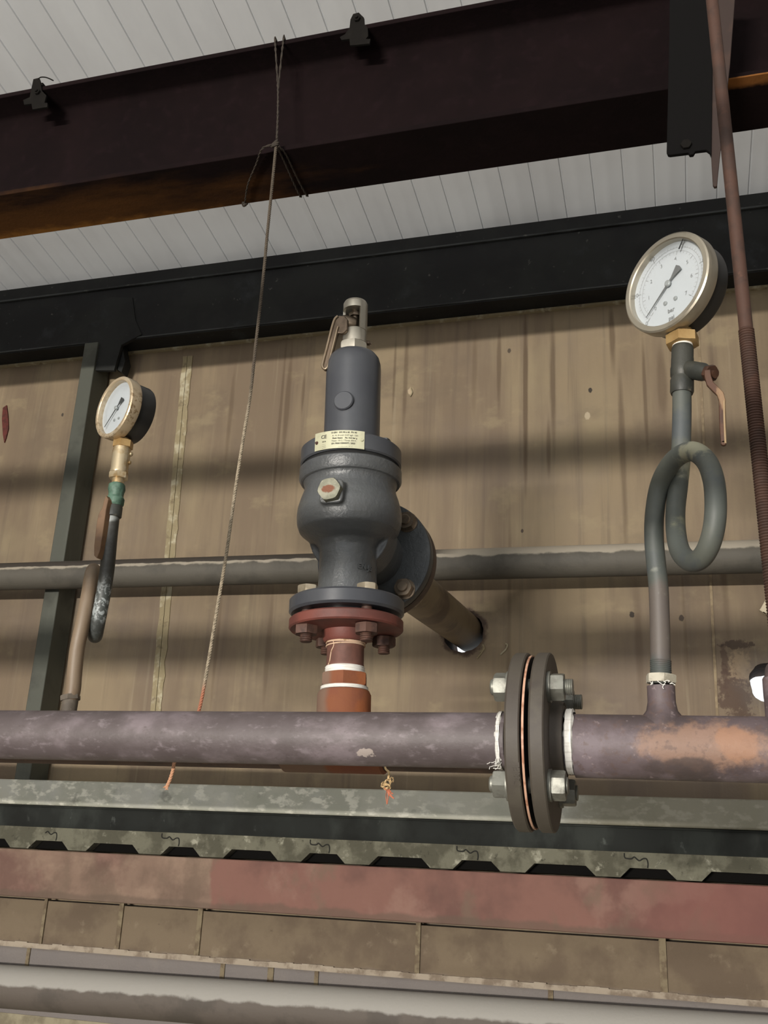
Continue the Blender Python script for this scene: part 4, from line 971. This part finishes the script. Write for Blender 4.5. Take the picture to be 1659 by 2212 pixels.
_fr = nd(_nt, 'ShaderNodeMath', operation='MULTIPLY_ADD'); _nt.links.new(_pw.outputs[0], _fr.inputs[0]); _fr.inputs[1].default_value = 0.5; _fr.inputs[2].default_value = 0.03; _mx = nd(_nt, 'ShaderNodeMixShader')
_nt.links.new(_fr.outputs[0], _mx.inputs[0]); _nt.links.new(_tr.outputs[0], _mx.inputs[1]); _nt.links.new(_gl.outputs[0], _mx.inputs[2]); _nt.links.new(_mx.outputs[0], _o.inputs[0])
GM = dict(case=mat('black_gauge_case', (30, 30, 30), [N((40, 38, 36), 20, 0.5, 0.7)], rough=0.35), bezel=mat('satin_steel_bezel', (176, 168, 152), [N((150, 142, 128), 24, 0.5, 0.66, 0.6)], rough=0.32, metal=0.75),
          dial=mat('white_gauge_dial', (182, 188, 192), rough=0.5), print=mat('faded_print', (150, 152, 152), rough=0.6), screw=mat('dial_screw', (160, 165, 165), rough=0.4, metal=0.4),
          pointer=mat('grey_pointer', (96, 98, 98), rough=0.5), mark=mat('black_marker_line', (24, 26, 26), rough=0.5), glass=m_glass, hexrot=0.98)
m_brass = mat('brass', (176, 146, 98), [N((150, 116, 70), 30, 0.5, 0.66, 0.5)], rough=0.4, metal=0.45)
stemR = sp(1474.5, 746)
gauge('pressure_gauge', 'large round pressure gauge with steel bezel and tilted white dial, at upper right', None, stemR, math.radians(39), 0.0625, 0.030, GM, m_brass, 0.0195, 0.0125, 0.013, 0.015,
      ((0, '0'), (.2, '20'), (.4, '40'), (.6, '60'), (.8, '80'), (1, '100')), False)

# ------------------------------------------------------------------ left siphon, cock and gauge
YL = YV
aL = at(151, 1511, YL)
Tsl = thing('siphon_pipe', 'brown and flaking galvanised siphon pipe rising from the rear pipe on the left', 'siphon pipe', at(150, 1535, YL))
m_sL = mat('brown_and_flaked_siphon', (118, 100, 80), [N((98, 82, 66), 14, 0.45, 0.62, 0.7), SP((58, 60, 56), at(236, 1175, 1.23), (0.05, 0.05, 0.075), 0.95, s=20, n=0.6),
      SP((88, 96, 98), at(215, 1310, 1.25), (0.028, 0.08, 0.085), 0.95, s=40, n=0.5), N((112, 92, 72), 30, 0.6, 0.7, 0.3)], rough=0.5, bump=0.0002, bscale=200)
m_sL2 = mat('flaking_galvanised_tube', (66, 70, 68), [N((146, 152, 152), 150, 0.49, 0.57, 0.9, gate=((8, 8, 8), 0.35, 0.5)), SP((46, 45, 41), at(236, 1175, 1.235), (0.05, 0.08, 0.062), 0.95, s=20, n=0.6), SP((52, 54, 52), at(200, 1375, 1.27), (0.05, 0.08, 0.022), 0.9, s=20, n=0.6), SP((150, 154, 152), at(238, 1122, 1.235), (0.012, 0.05, 0.008), 0.8, s=60, n=0.6)], rough=0.5, bump=0.0004, bscale=200)
rL = 0.0107
PL1 = [(152, 1512, YL), (158, 1490, YL), (161, 1454, YL), (167, 1400, YL), (179, 1345, YL), (190, 1290, 1.245), (198, 1243, 1.255), (203, 1232, 1.285), (209, 1250, 1.315), (212, 1300, 1.325)]
PL2 = [(212, 1300, 1.325), (211, 1340, 1.315), (206, 1366, 1.29), (206, 1372, 1.265), (212, 1342, 1.25), (222, 1290, 1.245), (230, 1240, 1.24), (234, 1205, 1.235), (238, 1160, 1.235), (243, 1114, 1.235)]
b = MB(); b.tube([at(*p) for p in PL1], rL, n=28, sub=6); b.build('siphon_tube', mat('brown_siphon_tube', (118, 102, 84), [N((100, 78, 56), (12, 12, 5), 0.45, 0.6, 0.8), N((130, 118, 104), 16, 0.55, 0.68, 0.5)], rough=0.5, bump=0.0002, bscale=240), Tsl)
b = MB(); b.tube([at(*p) for p in PL2], rL, n=28, sub=6); b.build('return_tube', m_sL2, Tsl)
m_sock = mat('grimy_socket', (92, 84, 74), [N((70, 62, 54), 30, 0.45, 0.6, 0.7), N((140, 132, 120), 40, 0.62, 0.72, 0.6)], rough=0.7, bump=0.0004, bscale=240)
a = at(152, 1513, YL); c = at(152, 1502, YL); b = MB(); b.hexp(21.5*mpp(a), a, c-a, (c-a).length, rot=0.3); b.build('lock_nut', m_sock, Tsl)
b = MB(); b.cyl(Vector((a.x-0.001, YL, zR)), a+Vector((0, 0, 0.0005)), 17*mpp(a), 32); b.build('socket', m_sock, Tsl)
# cock with green sealing tape
k0 = at(244, 1117, 1.235); k1 = at(253.5, 1046, 1.235); ka = (k1-k0).normalized(); kl = lambda py: (k1-k0).length*(1117-py)/71; km = mpp(k0)
Tkl = thing('gauge_cock', 'small cock wrapped in green tape with a thin rusty handle, under the small gauge', 'valve', k0)
b = MB(); b.lathe([(16*km, kl(1118)), (18*km, kl(1116)), (18*km, kl(1096)), (16*km, kl(1092))], k0, ka, 24); b.build('cock_nut', m_cock, Tkl)
m_green = mat('green_sealing_tape', (78, 106, 90), [N((52, 76, 64), 50, 0.44, 0.6, 0.8), N((112, 134, 116), 60, 0.6, 0.72, 0.7)], rough=0.55, bump=0.0012, bscale=130)
b = MB(); b.lathe([(15*km, kl(1095)), (19*km, kl(1090)), (19.5*km, kl(1078)), (16*km, kl(1073)), (17*km, kl(1064)), (18.5*km, kl(1058)), (17.5*km, kl(1048)), (14*km, kl(1045))], k0, ka, 32, jit=0.0006); b.build('cock_body', m_green, Tkl)
b = MB(); q = [at(x, y, 1.215) for x, y in ((229, 1070), (224, 1082), (221, 1096), (212, 1112), (208, 1135), (203, 1180), (203, 1200), (209, 1206), (215, 1190), (221, 1155), (226, 1120), (230, 1094), (234, 1078))]
b.poly(q, (0.004, 0.018, 0)); b.build('handle', mat('rusty_strip_handle', (104, 78, 54), [N((78, 56, 40), 40, 0.45, 0.62, 0.7)], rough=0.6), Tkl, bevel=0.0008)
# brass snubber
s0_ = at(254, 1046, 1.235); s1_ = at(264, 967, 1.235); sa_ = (s1_-s0_).normalized(); sL_ = lambda py: (s1_-s0_).length*(1046-py)/79; skm = mpp(s0_)
Tsn = thing('brass_snubber', 'scuffed brass damper fitting between the small gauge and the green-taped cock', 'fitting', s0_)
m_snub = mat('scuffed_brass', (192, 176, 146), [N((160, 128, 78), 36, 0.45, 0.6, 0.7), N((214, 206, 184), 18, 0.55, 0.66, 0.8), N((88, 64, 40), 60, 0.66, 0.72, 0.9)], rough=0.3, metal=0.65, bump=0.0001, bscale=300)
b = MB(); b.lathe([(13*skm, sL_(1046)), (13*skm, sL_(1034))], s0_, sa_, 32); b.hexp(21*skm, s0_+sa_*sL_(1035), sa_, sL_(1022)-sL_(1035), rot=0.3)
b.lathe([(19*skm, sL_(1023)), (19.5*skm, sL_(1021)), (19.5*skm, sL_(1018)), (18.8*skm, sL_(1016)), (19.8*skm, sL_(978)), (19*skm, sL_(976)), (19.5*skm, sL_(974)), (18.5*skm, sL_(968)), (14*skm, sL_(967))], s0_, sa_, 40); b.build('snubber_body', m_snub, Tsn)
c = s0_+sa_*sL_(985)+R_*19*skm
b = MB(); b.lathe([(0.0035, 0), (0.004, 0.002), (0.002, 0.004)], c+sa_*0.004, R_, 14); b.lathe([(0.003, 0), (0.0035, 0.0015), (0.002, 0.003)], c-sa_*0.010, R_, 14); b.build('bleed_screw', m_snub, Tsn)
GL = dict(GM); GL['bezel'] = mat('speckled_brass_bezel', (190, 172, 144), [N((122, 96, 62), 150, 0.50, 0.58, 0.8, gate=((14, 14, 14), 0.42, 0.56)), N((206, 196, 176), 30, 0.55, 0.68, 0.6)], rough=0.35, metal=0.5)
GL['print'] = mat('faint_print', (176, 180, 180), rough=0.6); GL['pointer'] = mat('dark_pointer', (60, 62, 62), rough=0.5); GL['hexrot'] = 0.2
gauge('pressure_gauge', 'small pressure gauge with speckled brass bezel turned side-on, left beside the dark post', None, at(265, 968, 1.235), math.radians(27), 0.050, 0.034, GL, m_brass, 0.0155, 0.011, 0.010, 0.01,
      (), True)

# ------------------------------------------------------------------ rope
m_rope = mat('twisted_cord', (150, 138, 118), [N((104, 94, 78), 200, 0.45, 0.6, 0.7), dict(c=(160, 96, 70), k='zabove', z=at(436, 1480, 1.17).z, inv=True, n=0.02, s=40, soft=0.01, a=0.85),
     dict(c=(196, 150, 118), k='zabove', z=at(372, 1655, 1.17).z+0.02, inv=True, n=0.001, s=40, soft=0.003, a=0.85),
     dict(c=(62, 53, 44), k='zabove', z=at(540, 860, 1.15).z, n=0.02, s=40, soft=0.05, a=0.9)], rough=0.9, bump=0.0003, bscale=900)  # upper fall coloured darker to stand for the dim light up there
def cord(b, pts, r, strands=3, turns=230, sub=14):
    P = [Vector(p) for p in pts]; Q = []
    k = len(P)
    for i in range(k-1):
        p0 = P[i-1] if i else P[i]*2-P[i+1]; p1 = P[i]; p2 = P[i+1]; p3 = P[i+2] if i+2 < k else P[i+1]*2-P[i]
        m = max(3, int((p2-p1).length/0.0018)) if sub is None else sub
        for s in range(m):
            t = s/m; Q.append(0.5*((2*p1)+(p2-p0)*t+(2*p0-5*p1+4*p2-p3)*t*t+(3*p1-p0-3*p2+p3)*t**3))
    Q.append(P[-1]); u = None; acc = 0
    rows = [[] for _ in range(strands)]
    for i, p in enumerate(Q):
        d = (Q[min(i+1, len(Q)-1)]-Q[max(i-1, 0)]).normalized()
        u = d.orthogonal().normalized() if u is None else (u-d*u.dot(d)).normalized(); w = d.cross(u)
        if i: acc += (p-Q[i-1]).length*turns
        for s in range(strands):
            a = acc+2*PI*s/strands; rows[s].append(p+(u*math.cos(a)+w*math.sin(a))*r*0.52)
    for s in range(strands): b.tube(rows[s], r*0.56, n=7, raw=True)
kn = at(596, 312, 1.145)
Tro = thing('hanging_cord', 'thin twisted cord tied to the maroon beam and hanging down behind the front pipe', 'rope', kn)
RP = [(596, 318, 1.142), (590, 380, 1.143), (584, 440, 1.144), (577, 510, 1.145), (571, 575, 1.147), (562, 660, 1.150), (553, 740, 1.152), (541, 850, 1.155), (525, 950, 1.158), (508, 1060, 1.16), (490, 1190, 1.164), (470, 1310, 1.168),
      (450, 1430, 1.17), (431, 1530, 1.172), (405, 1600, 1.172), (379, 1642, 1.172), (374, 1662, 1.172), (368, 1682, 1.172), (360, 1700, 1.172)]
b = MB(); cord(b, [at(*p) for p in RP], 0.0023, turns=560, sub=None)
rp = b.build('cord_fall', m_rope, Tro)
m_rope2 = mat('shaded_cord', (52, 44, 36), [N((36, 31, 26), 200, 0.45, 0.6, 0.7)], rough=0.9)  # shaded copy of the cord colour, for the loops and knots at the beam
b = MB(); e = at(360, 1701, 1.172); random.seed(9)
for i in range(12): 
    s = at(363, 1694, 1.172); P = [s, s.lerp(e, 0.6)+Vector((random.uniform(-.002, .002), random.uniform(-.002, .002), 0)), e+Vector((random.uniform(-.004, .004), random.uniform(-.003, .003), random.uniform(-.003, .002)))]
    b.tube(P, 0.0005, n=5, sub=3)
b.build('frayed_end', mat('frayed_cord', (206, 156, 124), rough=0.9), Tro)
b = MB()
tf = zt+0.0025
for (x0, y0), (x1, y1) in (((594, 97), (600, 185)), ((612, 95), (602, 185))):
    t0 = at(x0, y0-6, Yb0-0.003); cord(b, [Vector((t0.x, Yb1+0.003, zt-0.01)), Vector((t0.x, Yb1-0.002, tf)), Vector((t0.x, yc, tf)), Vector((t0.x, Yb0+0.004, tf)), Vector((t0.x, Yb0-0.003, zt-0.002)), at(x1, y1, 1.150), at(600, 250, 1.146), at(598, 300, 1.143)], 0.0018, strands=2, turns=300, sub=8)
def under(px, py, dz=0.003): return atz(px, py, zb-dz)
for pts in ([at(588, 312, 1.143), at(566, 322, 1.146), under(553, 355), under(535, 400), under(529, 441)], [at(598, 318, 1.144), under(612, 345), under(632, 390), under(648, 424)], [at(602, 316, 1.144), under(618, 335), under(642, 385), under(662, 422)]):
    cord(b, pts+[Vector((pts[-1].x, Yb1+0.003, zb+0.004))], 0.0016, strands=2, turns=300, sub=8)
b.build('cord_loops', m_rope2, Tro)
b = MB(); random.seed(4)
for i in range(3):
    c = kn+Vector((random.uniform(-.002, .002), 0, (i-1)*0.003)); aa = random.uniform(0, 3)
    b.tube([c+Vector((math.cos(t+aa)*0.0055, -0.001+math.sin(t)*0.004, math.sin(t+aa)*0.0030)) for t in [2*PI*j/10 for j in range(10)]], 0.0016, n=8, sub=4, closed=True)
b.build('knot', m_rope2, Tro); b = MB()
c = under(529, 441); b.tube([c+Vector((math.cos(t)*0.004, math.sin(t)*0.003, math.sin(2*t)*0.002)) for t in [2*PI*j/8 for j in range(8)]], 0.0016, n=8, sub=4, closed=True)
b.build('knot', m_rope2, Tro)

# frayed hemp under the tee
b = MB(); random.seed(11)
c = [at(830, 1651, 1.195), at(834, 1662, 1.196), at(840, 1668, 1.197), at(839, 1682, 1.2)]
b.tube(c, 0.0014, n=6, sub=4)
for ox, oy, rx, ry, cnt in ((828, 1695, 5, 6, 3), (838, 1690, 6, 7, 4), (836, 1700, 8, 6, 3), (846, 1684, 4, 5, 2), (833, 1698, 9, 5, 2)):
    for k in range(cnt):
        ph = random.uniform(0, 6); s = random.uniform(0.6, 1.1)
        b.tube([at(ox+math.cos(t+ph)*rx*s+random.uniform(-1, 1), oy+math.sin(t+ph)*ry*s+random.uniform(-1, 1), 1.2+random.uniform(-.003, .003)) for t in [j*0.7 for j in range(9)]], 0.0005, n=5, sub=3)
h1_ = b.build('hemp_tuft', mat('straw_hemp', (214, 186, 140), [N((150, 118, 80), 300, 0.45, 0.6, 0.7)], rough=0.9), O=at(838, 1664, 1.2))
b = MB()
for i in range(11):
    s = at(834+random.uniform(-4, 6), 1704+random.uniform(-3, 4), 1.2); P = [s]
    tgt = random.choice([(852, 1722), (848, 1716), (838, 1736), (836, 1738), (850, 1726), (843, 1712)])
    e = at(tgt[0]+random.uniform(-2, 2), tgt[1]+random.uniform(-2, 2), 1.2)
    b.tube([s, s.lerp(e, .4)+Vector((random.uniform(-.003, .003), 0, random.uniform(-.002, .002))), e], 0.0006, n=5, sub=4)
o = b.build('red_fibres', mat('reddened_hemp', (190, 112, 84), [N((120, 74, 54), 200, 0.45, 0.6, 0.7)], rough=0.9), O=at(838, 1704, 1.2)); 
T = thing('frayed_hemp', 'tangled tuft of frayed sealing hemp hanging below the orange tee', 'fibre', at(832, 1652, 1.195))
for oo in (h1_, o):
    Mw = WM[oo.name]; oo.parent = T; oo.matrix_local = WM[T.name].inverted() @ Mw
for k in ('label', 'category'):
    for oo in (h1_, o):
        if k in oo: del oo[k]

# ------------------------------------------------------------------ beam clips, hanger and threaded rod
m_clip = mat('dark_clip_steel', (20, 18, 16), [N((34, 31, 28), 30, 0.5, 0.66, 0.6)], rough=0.9, spec=0.12)
def clip(label, pts, wire=None, bolt=None):
    q = [at(x, y, Yb0-0.004) for x, y in pts]
    c = sum(q, Vector())/len(q); T = thing('beam_clip', label, 'clip', Vector((c.x, Yb0, min(p.z for p in q))), 'clips on the maroon beam')
    b = MB(); b.poly(q, (0, 0.0035, 0)); b.box((c.x-0.006, Yb0-0.002, zt+0.0005), (c.x+0.006, Yb0+0.035, zt+0.006)); b.build('clip_plate', m_clip, T)
    if wire: b = MB(); b.tube([at(x, y, Yb0-0.004) for x, y in wire], 0.0011, n=6, sub=4); b.build('tie_wire', m_clip, T)
    if bolt: p = at(*bolt, Yb0-0.004); b = MB(); b.hexp(0.0055, p, (0, -1, 0), 0.004); b.cyl(p, p+Vector((0, -0.007, 0)), 0.0026, 10); b.build('clip_bolt', m_clip, T)
clip('small dark clip with curled wire at the upper left of the maroon beam', [(50, 216), (64, 210), (68, 190), (72, 171), (84, 168), (87, 176), (90, 196), (100, 206), (96, 222), (102, 222), (102, 231), (70, 236), (68, 224), (52, 226)], [(82, 171), (88, 167), (98, 167), (107, 170), (115, 174)], (82, 200))
clip('bulky dark clip with a bolt on the maroon beam right of the cord', [(734, 80), (745, 74), (755, 60), (757, 42), (763, 30), (775, 27), (786, 38), (787, 52), (794, 60), (795, 78), (790, 84), (800, 84), (798, 94), (756, 98), (755, 84), (738, 86)], None, (772, 42))

m_hang = mat('soot_black_hanger', (14, 13, 13), [N((26, 22, 20), 20, 0.6, 0.76, 0.6)], rough=0.9, spec=0.1)
YH = 1.10
q = [at(x, y, YH) for x, y in ((1447, -60), (1446, 60), (1443, 200), (1440, 326), (1443, 333), (1448, 334), (1487, 329), (1490, 334), (1498, 333), (1502, 326), (1526, 323), (1533, 328), (1536, 336), (1539, 150), (1536, -60))]
T = thing('hanger_bracket', 'soot-black steel hanger bracket hanging in front of the maroon beam beside the rusty rod', 'bracket', at(1490, 330, YH))
b = MB(); b.poly(q, (0, 0.006, 0)); b.build('hanger_plate', m_hang, T, bevel=0.0008)
q = [at(x, y, YH+0.004) for x, y in ((1536, 330), (1540, 398), (1543, 403), (1549, 402), (1554, 350), (1568, 220), (1577, 140), (1592, -60), (1536, -60))]
b = MB(); b.poly(q, (0, 0.005, 0)); b.build('pointed_strap', mat('dark_brown_strap', (44, 30, 25), [N((64, 44, 34), 18, 0.5, 0.66, 0.5)], rough=0.8), T, bevel=0.0008)
p = at(1482, 314, YH); b = MB(); b.hexp(0.007, p, (0, -1, 0), 0.004); b.build('hanger_bolt', m_clip, T)

YR = 0.88
ra = at(1532, -60, YR); rb_ = at(1580, 430, YR); re_ = at(1685, 1420, YR)
dr = (re_-ra).normalized(); rod_r = 14.0*mpp(rb_)
m_rod = mat('rusty_rod', (66, 42, 31), [N((50, 33, 25), 30, 0.44, 0.6, 0.8), N((96, 62, 46), 40, 0.6, 0.72, 0.6)], rough=0.75, bump=0.0003, bscale=240)
T = thing('threaded_rod', 'long rusty hanger rod with a threaded lower half, at the right edge', 'rod', re_)
Lr = (re_-ra).length
ts = (at(1609, 712, YR)-ra).dot(dr)
b = MB(); b.cyl(ra, ra+dr*ts, rod_r, 32); b.build('plain_rod', m_rod, T)
b = MB(); b.thread(ra+dr*ts, ra+dr*(Lr+0.12), rod_r*1.12, pitch=0.0026, depth=0.0011, n=32); b.build('rod_thread', m_rod, T)

# ------------------------------------------------------------------ small things on the wall
b = MB(); q = [at(x, y, YW-0.012) for x, y in ((1641, 1318), (1653, 1297), (1662, 1302), (1664, 1329), (1655, 1327))]; b.poly(q, (0.0, 0.003, 0.0)); b.poly([q[0], q[4], q[4]+Vector((0, .010, 0)), q[0]+Vector((0, .010, 0))], (0, 0, 0.002))
tag(b.build('paper_scrap', mat('cream_scrap', (206, 194, 168), [N((180, 166, 140), 60, 0.5, 0.62)], rough=0.8)), 'small cream scrap sticking out of the wall behind the rusty rod', 'scrap')
b = MB(); q = [at(x, y, YW-0.004) for x, y in ((6, 881), (14, 875), (17, 900), (18, 925), (13, 945), (9, 956), (6, 938), (4, 905))]; b.poly(q, (0, 0.0045, 0))
tag(b.build('red_tag', mat('dark_red_strip', (92, 38, 32), [N((60, 28, 20), 60, 0.45, 0.6, 0.7)], rough=0.8)), 'narrow dark red strip fixed to the wall at the far left edge', 'strip')
b = MB()
for P in (((888, 838), (890, 848), (886, 856)), ((1092, 1391), (1096, 1393), (1093, 1402), (1081, 1414)), ((1046, 1396), (1040, 1410), (1030, 1422)), ((1043, 1392), (1046, 1402), (1036, 1408))):
    b.tube([at(x, y, YW-0.003) for x, y in P], 0.0016, n=7, sub=5)
o = struct(b.build('trim_4', m_strip))
